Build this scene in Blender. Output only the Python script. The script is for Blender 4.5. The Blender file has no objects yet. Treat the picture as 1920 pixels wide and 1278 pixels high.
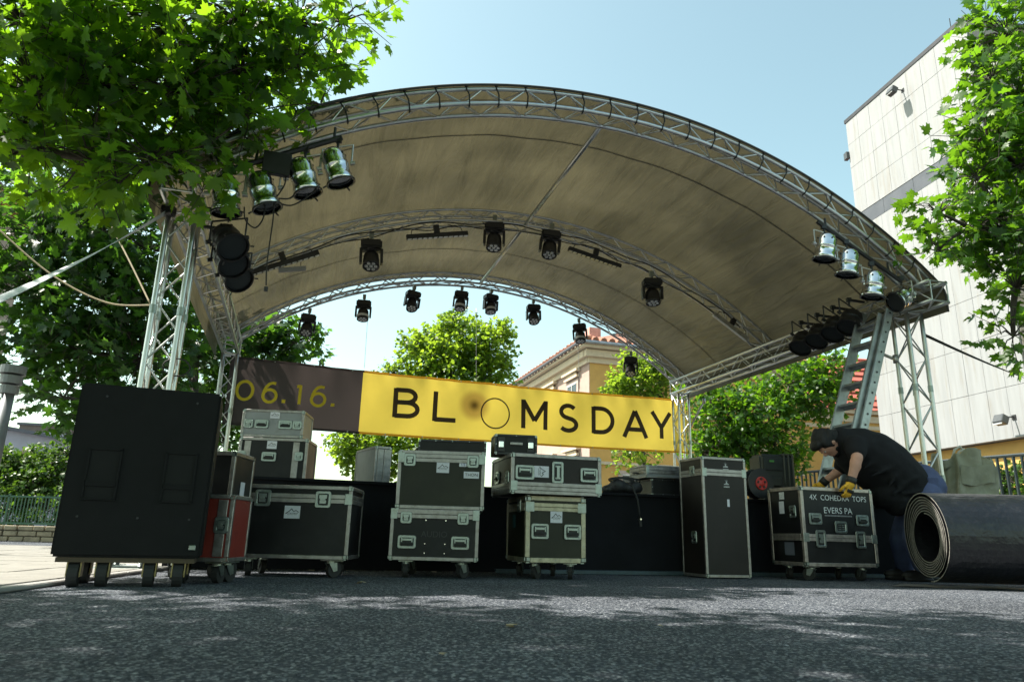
import bpy, bmesh, math, random
import numpy as np
from mathutils import Vector, Matrix, Euler

SC = bpy.context.scene
COL = SC.collection
R = math.radians
rnd = random.Random(7)
rng = np.random.default_rng(11)

# ------------------------------------------------------------------ camera
F_PX, PITCH, ROLL, CAM_H = 1333.0, 0.2689, 0.0263, 0.30      # focal length in px of a 1920 px wide frame
_c, _s, _cr, _sr = math.cos(PITCH), math.sin(PITCH), math.cos(ROLL), math.sin(ROLL)
CR = Vector((_cr, -_s*_sr, _c*_sr)); CU = Vector((-_sr, -_s*_cr, _c*_cr)); CF = Vector((0, _c, _s))
CP = Vector((0, 0, CAM_H))
cam_d = bpy.data.cameras.new('camera'); cam = bpy.data.objects.new('camera', cam_d); COL.objects.link(cam)
M = Matrix((CR, CU, -CF)).transposed().to_4x4(); M.translation = CP; cam.matrix_world = M
cam_d.sensor_width = 36; cam_d.lens = F_PX/1920*36; cam_d.clip_start = 0.05; cam_d.clip_end = 3000
cam_d.dof.use_dof = True; cam_d.dof.focus_distance = 6.2; cam_d.dof.aperture_fstop = 5.6
SC.camera = cam

# ------------------------------------------------------------------ sky and sun
SUN_AZ, SUN_EL = 84, 56          # degrees left of the viewing direction, elevation
w = bpy.data.worlds.new('World'); SC.world = w; w.use_nodes = True
nt = w.node_tree; bg = nt.nodes['Background']
sky = nt.nodes.new('ShaderNodeTexSky'); sky.sky_type = 'NISHITA'; sky.sun_disc = False
sky.sun_elevation = R(SUN_EL); sky.sun_rotation = R(-SUN_AZ)
sky.air_density = 1.1; sky.dust_density = 1.8; sky.ozone_density = 0.8; sky.altitude = 200
tint = nt.nodes.new('ShaderNodeVectorMath'); tint.operation = 'MULTIPLY'; tint.inputs[1].default_value = (1.30, 1.34, 0.96)
nt.links.new(sky.outputs[0], tint.inputs[0]); nt.links.new(tint.outputs[0], bg.inputs[0]); bg.inputs[1].default_value = 0.108
sd = bpy.data.lights.new('sun', 'SUN'); sd.energy = 5.0; sd.angle = R(0.53); sd.color = (1, .95, .86)
sun = bpy.data.objects.new('sun', sd); COL.objects.link(sun)
sdir = Vector((-math.sin(R(SUN_AZ))*math.cos(R(SUN_EL)), math.cos(R(SUN_AZ))*math.cos(R(SUN_EL)), math.sin(R(SUN_EL))))
sun.rotation_euler = sdir.to_track_quat('Z', 'Y').to_euler(); sun.location = sdir*60
vs = SC.view_settings; vs.view_transform = 'Standard'; vs.look = 'None'; vs.exposure = 1.3; vs.gamma = 1.0
vs.use_curve_mapping = False
SC.cycles.max_bounces = 8; SC.cycles.transparent_max_bounces = 8
SC.cycles.use_denoising = True

# ------------------------------------------------------------------ measuring helpers
def ray(u, v): return CF + CR*((u-960)/F_PX) + CU*((639-v)/F_PX)
def at(u, v, Y):
    r = ray(u, v); return CP + r*(Y/r.y)
def on_ground(u, v):
    r = ray(u, v); return CP + r*(-CP.z/r.z)
# the stage: origin at the foot of its front left tower, a along the front, b to the back
SX, SY, SYAW, SW, SD, SH = -2.7527, 5.4499, 0.2857, 7.4466, 4.9726, 2.80
SA = Vector((math.cos(SYAW), math.sin(SYAW), 0)); SB = Vector((-math.sin(SYAW), math.cos(SYAW), 0)); SO = Vector((SX, SY, 0))
def ST(a, b, z): return SO + SA*a + SB*b + Vector((0, 0, z))
def to_stage(P):
    d = P-SO; return Vector((d.dot(SA), d.dot(SB), d.z))
def hit(u, v, P0, n):
    r = ray(u, v); return CP + r*((P0-CP).dot(n)/r.dot(n))
def on_b(u, v, b): return to_stage(hit(u, v, ST(0, b, 0), SB))
def on_a(u, v, a): return to_stage(hit(u, v, ST(a, 0, 0), SA))

# ------------------------------------------------------------------ materials
MATS = {}
def mat(name, col, rough=.6, metal=0., var=.15, scale=6., bump=0., bscale=40., trans=None, tcol=None, stretch=(1, 1, 1),
        spec=.5, island=0., detail=6., dirt=None, dirt_scale=3., emit=None):
    if name in MATS: return MATS[name]
    m = bpy.data.materials.new(name); m.use_nodes = True; t = m.node_tree; N = t.nodes; L = t.links
    p = N['Principled BSDF']; p.inputs['Roughness'].default_value = rough; p.inputs['Metallic'].default_value = metal
    p.inputs['Specular IOR Level'].default_value = spec
    tc = N.new('ShaderNodeTexCoord'); mp = N.new('ShaderNodeMapping'); mp.inputs['Scale'].default_value = stretch
    L.new(tc.outputs['Object'], mp.inputs[0])
    nz = N.new('ShaderNodeTexNoise'); nz.inputs['Scale'].default_value = scale; nz.inputs['Detail'].default_value = detail
    L.new(mp.outputs[0], nz.inputs['Vector'])
    mr = N.new('ShaderNodeMapRange'); mr.inputs[1].default_value = .3; mr.inputs[2].default_value = .7
    mr.inputs[3].default_value = 1-var; mr.inputs[4].default_value = 1+var; L.new(nz.outputs['Fac'], mr.inputs[0])
    vm = N.new('ShaderNodeVectorMath'); vm.operation = 'SCALE'; vm.inputs[0].default_value = col; L.new(mr.outputs[0], vm.inputs['Scale'])
    out = vm.outputs[0]
    if dirt:
        n3 = N.new('ShaderNodeTexNoise'); n3.inputs['Scale'].default_value = dirt_scale; n3.inputs['Detail'].default_value = 9
        n3.inputs['Roughness'].default_value = .7; L.new(mp.outputs[0], n3.inputs['Vector'])
        r3 = N.new('ShaderNodeMapRange'); r3.inputs[1].default_value = .52; r3.inputs[2].default_value = .72; r3.inputs[4].default_value = .75
        L.new(n3.outputs['Fac'], r3.inputs[0])
        mx = N.new('ShaderNodeMix'); mx.data_type = 'RGBA'; L.new(r3.outputs[0], mx.inputs[0]); L.new(out, mx.inputs[6]); mx.inputs[7].default_value = (*dirt, 1)
        out = mx.outputs[2]
    if island:
        ge = N.new('ShaderNodeNewGeometry'); m2 = N.new('ShaderNodeMapRange'); m2.inputs[3].default_value = 1-island; m2.inputs[4].default_value = 1+island
        L.new(ge.outputs['Random Per Island'], m2.inputs[0])
        v2 = N.new('ShaderNodeVectorMath'); v2.operation = 'SCALE'; L.new(out, v2.inputs[0]); L.new(m2.outputs[0], v2.inputs['Scale']); out = v2.outputs[0]
    L.new(out, p.inputs['Base Color'])
    rr = N.new('ShaderNodeMapRange'); rr.inputs[3].default_value = max(.02, rough-.12); rr.inputs[4].default_value = min(1, rough+.12)
    L.new(nz.outputs['Fac'], rr.inputs[0]); L.new(rr.outputs[0], p.inputs['Roughness'])
    if bump:
        n2 = N.new('ShaderNodeTexNoise'); n2.inputs['Scale'].default_value = bscale; n2.inputs['Detail'].default_value = 5
        L.new(mp.outputs[0], n2.inputs['Vector'])
        b = N.new('ShaderNodeBump'); b.inputs['Strength'].default_value = bump; b.inputs['Distance'].default_value = .02
        L.new(n2.outputs['Fac'], b.inputs['Height']); L.new(b.outputs[0], p.inputs['Normal'])
    if trans:
        tr = N.new('ShaderNodeBsdfTranslucent')
        v3 = N.new('ShaderNodeVectorMath'); v3.operation = 'MULTIPLY'; L.new(out, v3.inputs[0])
        v3.inputs[1].default_value = [tcol[i]/max(col[i], 1e-4) for i in range(3)]; L.new(v3.outputs[0], tr.inputs[0])
        ms = N.new('ShaderNodeMixShader'); ms.inputs[0].default_value = trans
        L.new(p.outputs[0], ms.inputs[1]); L.new(tr.outputs[0], ms.inputs[2]); L.new(ms.outputs[0], N['Material Output'].inputs[0])
    m.use_backface_culling = False
    MATS[name] = m; return m

def asphalt():
    m = bpy.data.materials.new('asphalt'); m.use_nodes = True; t = m.node_tree; N = t.nodes; L = t.links
    p = N['Principled BSDF']; tc = N.new('ShaderNodeTexCoord')
    vo = N.new('ShaderNodeTexVoronoi'); vo.inputs['Scale'].default_value = 120; L.new(tc.outputs['Object'], vo.inputs['Vector'])
    vd = N.new('ShaderNodeTexVoronoi'); vd.inputs['Scale'].default_value = 42; L.new(tc.outputs['Object'], vd.inputs['Vector'])
    n1 = N.new('ShaderNodeTexNoise'); n1.inputs['Scale'].default_value = .9; n1.inputs['Detail'].default_value = 6; L.new(tc.outputs['Object'], n1.inputs['Vector'])
    n2 = N.new('ShaderNodeTexNoise'); n2.inputs['Scale'].default_value = 130; n2.inputs['Detail'].default_value = 4; L.new(tc.outputs['Object'], n2.inputs['Vector'])
    cr = N.new('ShaderNodeValToRGB'); e = cr.color_ramp.elements
    e[0].position = .05; e[0].color = (.026, .031, .041, 1); e[1].position = .93; e[1].color = (.36, .375, .40, 1)
    x = e.new(.62); x.color = (.085, .094, .112, 1)
    L.new(vo.outputs['Color'], cr.inputs[0])
    mr = N.new('ShaderNodeMapRange'); mr.inputs[1].default_value = .3; mr.inputs[2].default_value = .7; mr.inputs[3].default_value = .72; mr.inputs[4].default_value = 1.2
    L.new(n1.outputs['Fac'], mr.inputs[0])
    vm = N.new('ShaderNodeVectorMath'); vm.operation = 'SCALE'; L.new(cr.outputs[0], vm.inputs[0]); L.new(mr.outputs[0], vm.inputs['Scale'])
    L.new(vm.outputs[0], p.inputs['Base Color']); p.inputs['Roughness'].default_value = .85; p.inputs['Specular IOR Level'].default_value = .12
    ad = N.new('ShaderNodeMath'); ad.operation = 'MULTIPLY_ADD'; ad.inputs[1].default_value = -1.0; L.new(vd.outputs['Distance'], ad.inputs[0]); L.new(n2.outputs['Fac'], ad.inputs[2])
    b = N.new('ShaderNodeBump'); b.inputs['Strength'].default_value = 1.0; b.inputs['Distance'].default_value = .016
    L.new(ad.outputs[0], b.inputs['Height']); L.new(b.outputs[0], p.inputs['Normal'])
    return m

ALU = mat('aluminium tube', (.58, .59, .59), .34, 1., .12, 9)
ALU_D = mat('dull aluminium', (.50, .49, .47), .46, .9, .2, 14, dirt=(.30, .27, .22), dirt_scale=9)
RAIL = mat('case rail aluminium', (.31, .295, .285), .42, .85, .25, 20, dirt=(.17, .145, .125), dirt_scale=11)
STEEL = mat('zinc steel', (.30, .34, .325), .36, .9, .2, 30, dirt=(.2, .2, .17), dirt_scale=25)
CHROME = mat('polished metal', (.72, .74, .76), .17, 1., .08, 10)
BLK = mat('black plastic', (.016, .016, .017), .5, 0, .2, 12)
BLKM = mat('black painted metal', (.018, .018, .02), .42, 0, .2, 12)
LAM = mat('black laminate', (.009, .009, .010), .45, 0, .35, 5, bump=.06, bscale=220, dirt=(.022, .022, .021), dirt_scale=2.5, spec=.3)
LAM_O = mat('olive laminate', (.018, .019, .011), .45, 0, .35, 4, bump=.06, bscale=220, dirt=(.038, .036, .024), dirt_scale=3, spec=.3)
LAM_B = mat('brown laminate', (.014, .011, .010), .45, 0, .35, 4, bump=.06, bscale=220, dirt=(.028, .022, .02), dirt_scale=3, spec=.3)
LAM_R = mat('red laminate', (.20, .022, .014), .5, 0, .25, 5, bump=.06, bscale=220, dirt=(.09, .015, .012), dirt_scale=5)
LAM_S = mat('silver laminate', (.24, .25, .26), .45, .3, .25, 5, dirt=(.2, .2, .2), dirt_scale=5)
RUB = mat('rubber', (.02, .02, .02), .75, 0, .2, 12)
PAPER = mat('white sticker', (.62, .62, .68), .6, 0, .08, 10)
INK = mat('black print', (.02, .02, .022), .6, 0, .1, 10)
WHITEINK = mat('white print', (.62, .63, .64), .6, 0, .3, 60)
GLASSD = mat('dark lens glass', (.03, .035, .04), .08, 0, .1, 8)
LENS = mat('pale lens', (.5, .52, .52), .2, .2, .2, 40)
CLOTH = mat('black molton cloth', (.008, .0085, .011), .9, 0, .3, 5, bump=.25, bscale=14, spec=.2)
BARK = mat('bark', (.055, .045, .036), .9, 0, .35, 7, bump=.6, bscale=18, stretch=(1, 1, .3))

# ------------------------------------------------------------------ mesh helpers
class MB:
    def __init__(s): s.v = []; s.f = []; s.m = []
    def add(s, vs, fs, mi=0):
        o = len(s.v); s.v += [tuple(x) for x in vs]; s.f += [tuple(i+o for i in f) for f in fs]; s.m += [mi]*len(fs)
    def box(s, c, d, mi=0, M=None):
        x, y, z = d[0]/2, d[1]/2, d[2]/2
        vs = [Vector((sx*x, sy*y, sz*z)) for sz in (-1, 1) for sy in (-1, 1) for sx in (-1, 1)]
        if M is not None: vs = [M @ v for v in vs]
        c = Vector(c); s.add([v+c for v in vs], [(0, 2, 3, 1), (4, 5, 7, 6), (0, 1, 5, 4), (2, 6, 7, 3), (0, 4, 6, 2), (1, 3, 7, 5)], mi)
    def cyl(s, p0, p1, r0, r1=None, n=10, mi=0, caps=True):
        p0, p1 = Vector(p0), Vector(p1); r1 = r0 if r1 is None else r1
        z = (p1-p0).normalized(); x = z.orthogonal().normalized(); y = z.cross(x)
        vs = []
        for p, r in ((p0, r0), (p1, r1)):
            for k in range(n):
                a = 2*math.pi*k/n; vs.append(p + x*math.cos(a)*r + y*math.sin(a)*r)
        fs = [(k, (k+1) % n, n+(k+1) % n, n+k) for k in range(n)]
        if caps: fs += [tuple(range(n-1, -1, -1)), tuple(range(n, 2*n))]
        s.add(vs, fs, mi)
    def tube(s, pts, r, n=8, mi=0):
        pts = [Vector(p) for p in pts]; k = len(pts); rs = r if isinstance(r, (list, tuple)) else [r]*k
        vs = []; x = None
        for i, p in enumerate(pts):
            d = (pts[min(i+1, k-1)]-pts[max(i-1, 0)]).normalized()
            x = d.orthogonal().normalized() if x is None else (x-d*x.dot(d)).normalized()
            y = d.cross(x)
            vs += [p + x*math.cos(2*math.pi*j/n)*rs[i] + y*math.sin(2*math.pi*j/n)*rs[i] for j in range(n)]
        fs = [(i*n+j, i*n+(j+1) % n, (i+1)*n+(j+1) % n, (i+1)*n+j) for i in range(k-1) for j in range(n)]
        fs += [tuple(range(n-1, -1, -1)), tuple(range((k-1)*n, k*n))]
        s.add(vs, fs, mi)
    def lathe(s, prof, n=16, mi=0, M=None, mis=None):
        vs = []; fs = []; k = len(prof)
        for j in range(n):
            a = 2*math.pi*j/n
            for r, z in prof: vs.append(Vector((r*math.cos(a), r*math.sin(a), z)))
        if M is not None: vs = [M @ v for v in vs]
        o = len(s.v); s.v += [tuple(v) for v in vs]
        for j in range(n):
            for i in range(k-1):
                s.f.append((o+j*k+i, o+((j+1) % n)*k+i, o+((j+1) % n)*k+i+1, o+j*k+i+1)); s.m.append(mis[i] if mis else mi)
    def ell(s, c, rad, M=None, n=12, mi=0):
        c = Vector(c); vs = []; fs = []; h = n//2
        for i in range(h+1):
            t = math.pi*i/h
            for j in range(n):
                a = 2*math.pi*j/n; v = Vector((rad[0]*math.sin(t)*math.cos(a), rad[1]*math.sin(t)*math.sin(a), rad[2]*math.cos(t)))
                vs.append(c + (M @ v if M is not None else v))
        for i in range(h):
            for j in range(n): fs.append((i*n+j, (i+1)*n+j, (i+1)*n+(j+1) % n, i*n+(j+1) % n))
        s.add(vs, fs, mi)
    def grid(s, fn, nu, nv, mi=0):
        vs = [fn(i/nu, j/nv) for j in range(nv+1) for i in range(nu+1)]
        s.add(vs, [(j*(nu+1)+i, j*(nu+1)+i+1, (j+1)*(nu+1)+i+1, (j+1)*(nu+1)+i) for j in range(nv) for i in range(nu)], mi)
    def mesh(s, name, mats, smooth=False, bevel=0, seg=1):
        me = bpy.data.meshes.new(name); me.from_pydata(s.v, [], s.f)
        for m in (mats if isinstance(mats, (list, tuple)) else [mats]): me.materials.append(m)
        me.polygons.foreach_set('material_index', s.m)
        if bevel:
            bm = bmesh.new(); bm.from_mesh(me); bmesh.ops.remove_doubles(bm, verts=bm.verts, dist=1e-6)
            bmesh.ops.bevel(bm, geom=[e for e in bm.edges if len(e.link_faces) == 2 and e.calc_face_angle(0) > .6], offset=bevel, segments=seg, affect='EDGES', clamp_overlap=True)
            bm.to_mesh(me); bm.free()
        if smooth: me.shade_smooth()
        me.update(); return me
    def build(s, name, mats, parent=None, **k):
        return link(name, s.mesh(name, mats, **k), parent)
def link(name, me, parent=None, loc=None, rot=None, M=None):
    o = bpy.data.objects.new(name, me); COL.objects.link(o)
    if parent is not None: o.parent = parent
    if loc is not None: o.location = loc
    if rot is not None: o.rotation_euler = rot
    if M is not None: o.matrix_local = M
    return o
def tag(o, label=None, cat=None, group=None, kind=None):
    if label: o['label'] = label
    if cat: o['category'] = cat
    if group: o['group'] = group
    if kind: o['kind'] = kind
    return o
def thing(name, label, cat, loc=(0, 0, 0), rz=0, group=None):
    o = bpy.data.objects.new(name, None); COL.objects.link(o); o.empty_display_size = .1
    o.location = loc; o.rotation_euler = (0, 0, rz); return tag(o, label, cat, group)
def remesh(mb, name, m, parent=None, voxel=.014, smooth=6):
    me = mb.mesh(name+'_src', m); o = bpy.data.objects.new(name, me); COL.objects.link(o)
    a = o.modifiers.new('r', 'REMESH'); a.mode = 'VOXEL'; a.voxel_size = voxel
    b = o.modifiers.new('s', 'SMOOTH'); b.iterations = smooth; b.factor = .5
    dg = bpy.context.evaluated_depsgraph_get(); dg.update()
    new = bpy.data.meshes.new_from_object(o.evaluated_get(dg)); new.name = name
    new.materials.clear(); new.materials.append(m); new.shade_smooth()
    bpy.data.objects.remove(o); return link(name, new, parent)
CACHE = {}
def shared(key, fn):
    if key not in CACHE: CACHE[key] = fn()
    return CACHE[key]
def text_mesh(txt, size, m, depth=0):
    c = bpy.data.curves.new('t', 'FONT'); c.body = txt; c.size = size; c.align_x = 'CENTER'; c.align_y = 'CENTER'; c.resolution_u = 3
    o = bpy.data.objects.new('t', c); COL.objects.link(o); dg = bpy.context.evaluated_depsgraph_get(); dg.update()
    me = bpy.data.meshes.new_from_object(o.evaluated_get(dg)); bpy.data.objects.remove(o)
    me.materials.clear(); me.materials.append(m); return me
FRONT = Matrix.Rotation(math.pi/2, 4, 'X')          # lays an xy drawing on a face that looks towards -y
def on_front(x, z, y): return Matrix.Translation((x, y, z)) @ FRONT

# ================================================================== the setting
mb = MB(); mb.grid(lambda u, v: Vector(((u-.5)*600, -60+v*600, 0)), 8, 8)
tag(mb.build('road', asphalt()), kind='structure')
SLAB = mat('pale concrete paving', (.21, .20, .18), .85, 0, .22, 3, bump=.15, bscale=60, dirt=(.14, .13, .115), dirt_scale=2)
JOINT = mat('dark joint sand', (.12, .11, .10), .95, 0, .3, 12)
pv = MB(); P = [Vector((-2.35, 3.25)), Vector((-8.4, 2.3)), Vector((-9.6, 11)), Vector((-4.6, 11))]
pv.add([(p.x, p.y, .004) for p in P], [(3, 2, 1, 0)]); pave = tag(pv.build('pavement', JOINT), kind='structure')
def slab_mesh():
    b = MB(); b.box((0, 0, .012), (.492, .492, .016)); return b.mesh('paving_slab', SLAB, bevel=.003)
for i in range(12):
    for j in range(15):
        x, y = -2.62-.5*i-.02*j*3.0, 3.35+.5*j-.13*i*.5
        if y < 2.9: continue
        link('paving_slab', shared('slab', slab_mesh), pave, (x, y, rnd.uniform(-.002, .003)), (0, 0, R(6+rnd.uniform(-.4, .4))))
KERB = mat('kerb stone', (.26, .25, .24), .8, 0, .2, 5, bump=.2, bscale=50)
for k in range(9):
    b = MB(); b.box((0, 0, .013), (.07, .78, .022)); 
    link('kerb_stone', shared('kerb', lambda: b.mesh('kerb_stone', KERB, bevel=.006)), pave, (-2.31-.12*k*.8, 3.62+.79*k, 0), (0, 0, R(7)))

# ================================================================== the covered stage
stage = thing('stage_roof', 'arched aluminium truss stage roof with grey-brown canopy on four lattice towers', 'stage', SO, SYAW)
def truss(name, chords, parent, r=.018, rb=.0085, m=ALU, label=None):
    n = len(chords); br = MB(); N = len(chords[0])
    for c in range(n):
        A, B = chords[c], chords[(c+1) % n]
        for k in range(N-1):
            p, q = (A[k], B[k+1]) if (k+c) % 2 == 0 else (B[k], A[k+1])
            br.cyl(p, q, rb, n=6, caps=False)
    for k in (0, N-1):
        for c in range(n): br.cyl(chords[c][k], chords[(c+1) % n][k], rb, n=6, caps=False)
    part = br.build(name, m, parent, smooth=True)
    for c in range(n):
        t = MB(); t.tube(chords[c], r, 10); t.build('chord', m, part, smooth=True)
    return part
def straight(p0, p1, ex, ey, s1, s2, step=.24):
    p0, p1, ex, ey = Vector(p0), Vector(p1), Vector(ex), Vector(ey); N = max(2, round((p1-p0).length/step))
    return [[p0.lerp(p1, k/N)+ex*(i*s1/2)+ey*(j*s2/2) for k in range(N+1)] for i, j in ((-1, -1), (1, -1), (1, 1), (-1, 1))]
TS = .20
for (a, b) in ((0, 0), (SW, 0), (0, SD), (SW, SD)):
    t = truss('tower', straight((a, b, .03), (a, b, SH-.01), (1, 0, 0), (0, 1, 0), TS, TS), stage, .0215)
    pl = MB(); pl.box((a, b, .012), (.42, .42, .02)); pl.build('base_plate', STEEL, stage, bevel=.004)
    cl = MB()
    for i in (-1, 1):
        for j in (-1, 1):
            for z in (1.0, 1.95): cl.cyl((a+i*TS/2, b+j*TS/2, z-.035), (a+i*TS/2, b+j*TS/2, z+.035), .027, n=10)
    cl.build('coupler', STEEL, t, smooth=False)
for a in (0, SW):
    truss('side_truss', straight((a, -.46, SH+.13), (a, SD+.14, SH+.13), (1, 0, 0), (0, 0, 1), .22, .22, .26), stage, .021)
# arches
ZS, ZC, HALF = 3.0, 4.36, SW/2-.02
AR = (HALF**2+(ZC-ZS)**2)/(2*(ZC-ZS)); ACZ = ZC-AR; AM = math.asin(HALF/AR)
def arc(t, dr, b):           # t from -1 (left) to 1 (right)
    f = t*AM; return Vector((SW/2+math.sin(f)*(AR+dr), b, ACZ+math.cos(f)*(AR+dr)))
AH = .15
for b0 in (-.20, SD/2+.05, SD+.02):
    N = 38
    truss('arch_truss', [[arc(-1+2*k/N, dr, b0+db) for k in range(N+1)] for dr, db in ((0, -.105), (0, .105), (AH, .105), (AH, -.105))], stage, .0225 if b0 < 0 else .019)
for b0, b1 in ((-.09, SD/2-.06), (SD/2+.16, SD-.09)):
    t = MB(); t.cyl(arc(0, -.0, b0), arc(0, -.0, b1), .026, n=10); t.build('ridge_tube', ALU, stage, smooth=True)
# canopy: one sheet that follows the arches and hangs down outside the side trusses
def canopy_mat():
    m = bpy.data.materials.new('canopy fabric'); m.use_nodes = True; t = m.node_tree; N = t.nodes; L = t.links; p = N['Principled BSDF']
    tc = N.new('ShaderNodeTexCoord'); mp = N.new('ShaderNodeMapping'); mp.inputs['Scale'].default_value = (6.0, .75, 3); mp.inputs['Rotation'].default_value = (0, 0, .22)
    L.new(tc.outputs['Object'], mp.inputs[0])
    n1 = N.new('ShaderNodeTexNoise'); n1.inputs['Scale'].default_value = 1.1; n1.inputs['Detail'].default_value = 3.5; n1.inputs['Roughness'].default_value = .5; n1.inputs['Distortion'].default_value = .8; L.new(mp.outputs[0], n1.inputs['Vector'])
    n2 = N.new('ShaderNodeTexNoise'); n2.inputs['Scale'].default_value = .9; n2.inputs['Detail'].default_value = 4; L.new(tc.outputs['Object'], n2.inputs['Vector'])
    ad = N.new('ShaderNodeMath'); ad.operation = 'MULTIPLY_ADD'; ad.inputs[1].default_value = .30; L.new(n1.outputs['Fac'], ad.inputs[0])
    h = N.new('ShaderNodeMath'); h.operation = 'MULTIPLY'; h.inputs[1].default_value = .72; L.new(n2.outputs['Fac'], h.inputs[0]); L.new(h.outputs[0], ad.inputs[2])
    cr = N.new('ShaderNodeValToRGB'); e = cr.color_ramp.elements; e[0].position = .34; e[0].color = (.076, .074, .058, 1); e[1].position = .68; e[1].color = (.184, .173, .133, 1); L.new(ad.outputs[0], cr.inputs[0])
    L.new(cr.outputs[0], p.inputs['Base Color']); p.inputs['Roughness'].default_value = .42
    b = N.new('ShaderNodeBump'); b.inputs['Strength'].default_value = 1.0; b.inputs['Distance'].default_value = .12; L.new(n1.outputs['Fac'], b.inputs['Height']); L.new(b.outputs[0], p.inputs['Normal'])
    tr = N.new('ShaderNodeBsdfTranslucent'); vm = N.new('ShaderNodeVectorMath'); vm.operation = 'MULTIPLY'; vm.inputs[1].default_value = (.80, .75, .55); L.new(cr.outputs[0], vm.inputs[0]); L.new(vm.outputs[0], tr.inputs[0])
    ms = N.new('ShaderNodeMixShader'); ms.inputs[0].default_value = .22; L.new(p.outputs[0], ms.inputs[1]); L.new(tr.outputs[0], ms.inputs[2]); L.new(ms.outputs[0], N['Material Output'].inputs[0])
    return m
cn = MB(); NA, NB = 150, 48
def canopy_pt(u, v):
    b = -.335+v*(SD+.50); t = -1.16+2.32*u
    if abs(t) <= 1: p = arc(t, AH+.026, b)
    else:
        sg = 1 if t > 0 else -1; q = arc(sg, AH+.026, b); k = (abs(t)-1)/.16
        p = Vector((q.x+sg*(.13*math.sin(min(k, .5)*math.pi)), b, q.z-.37*k))
    # the sheet is tight over the arches and billows a little between them
    for (c0, c1) in ((-.20, SD/2+.05), (SD/2+.05, SD+.02)):
        if c0 < b < c1:
            g = math.sin(math.pi*(b-c0)/(c1-c0)); wv = math.sin(23*t+1.7*b)*.5+math.sin(41*t-3*b)*.3
            n = Vector((math.sin(max(-1, min(1, t))*AM), 0, math.cos(max(-1, min(1, t))*AM))); p = p + n*(g*(.012*wv+.02))
    return p
cn.grid(canopy_pt, NA, NB)
cn.build('canopy', canopy_mat(), stage, smooth=True)
SEAM = mat('canopy weld seam', (.13, .125, .10), .6, 0, .2, 5, trans=.15, tcol=(.14, .12, .08))
for vb in (.17, .78):
    sm = MB(); sm.grid(lambda u, v: canopy_pt(.07+.86*u, vb+v*.0045)-Vector((0, 0, .006)), 110, 1); sm.build('weld_seam', SEAM, stage, smooth=True)
ed = MB(); ed.tube([canopy_pt(i/90, 0)+Vector((0, -.004, 0)) for i in range(91)], .012, 6); ed.build('canopy_edge', mat('canopy hem', (.05, .05, .05), .7), stage, smooth=True)
# black lacing straps of the canopy round the front arch
for k in range(27):
    t = -.93+1.86*k/26; p, q = arc(t, AH+.02, -.325), arc(t, -.028, -.325)
    s = MB(); s.tube([arc(t+.012, AH+.03, -.29), p, arc(t+.004, AH*.5, -.334), q, arc(t, -.03, -.29)], .007, 6); s.build('lacing_strap', RUB, stage)
# diagonal struts: back right and front right tower
for p, q in ((on_b(1320, 752, SD-.35), on_b(1290, 808, SD)), ((SW-.12, .1, 2.3), (SW-.12, .9, 2.78))):
    t = MB(); t.cyl(p, q, .017, n=10); t.cyl(Vector(p)+Vector((0, 0, -.04)), Vector(p)+Vector((0, 0, .05)), .028, n=10); t.build('diagonal_strut', ALU_D, stage, smooth=True)

# deck with skirt
deck = thing('stage_deck', 'low stage deck with black cloth skirt under the arched roof', 'stage deck', SO, SYAW)
DH = .72; DA0, DA1, DB0, DB1 = .22, SW-.22, .16, SD-.2
PLY = mat('black deck board', (.02, .02, .022), .6, 0, .3, 5)
for i in range(7):
    for j in range(3):
        wx, wy = (DA1-DA0)/7, (DB1-DB0)/3
        b = MB(); b.box((0, 0, 0), (wx-.006, wy-.006, .06)); link('deck_panel', shared('deckp', lambda: b.mesh('deck_panel', PLY, bevel=.003)), deck, (DA0+wx*(i+.5), DB0+wy*(j+.5), DH-.03))
        for (lx, ly) in ((-1, -1), (1, 1)):
            l = MB(); l.cyl((0, 0, 0), (0, 0, DH-.06), .024, n=8); link('leg', shared('deckl', lambda: l.mesh('leg', ALU_D)), deck, (DA0+wx*(i+.5)+lx*(wx/2-.08), DB0+wy*(j+.5)+ly*(wy/2-.08), 0))
sk = MB(); sk.grid(lambda u, v: Vector((DA0-.02+u*(DA1-DA0+.04), DB0-.012-.012*math.sin(u*52+math.sin(u*17)*2)*(1-v*.8)-.006*math.sin(u*131), .012+v*(DH-.02))), 220, 8)
sk.build('skirt', CLOTH, deck, smooth=True)
hem = MB(); hem.box(((DA0+DA1)/2, DB0-.03, DH-.012), (DA1-DA0+.04, .03, .022)); hem.build('skirt_hem', CLOTH, deck)
for sd_ in (0, 1):
    s2 = MB(); a_ = DA0-.02 if sd_ == 0 else DA1+.02; s2.grid(lambda u, v: Vector((a_+.01*math.sin(u*40), DB0+u*(DB1-DB0), .012+v*(DH-.02))), 60, 4); s2.build('skirt', CLOTH, deck, smooth=True)
br = MB(); br.box((4.9, DB0-.07, .02), (4.2, .05, .036)); br.build('base_rail', mat('blue grey steel', (.05, .075, .09), .5, .5, .2, 20), deck, bevel=.004)

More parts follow.
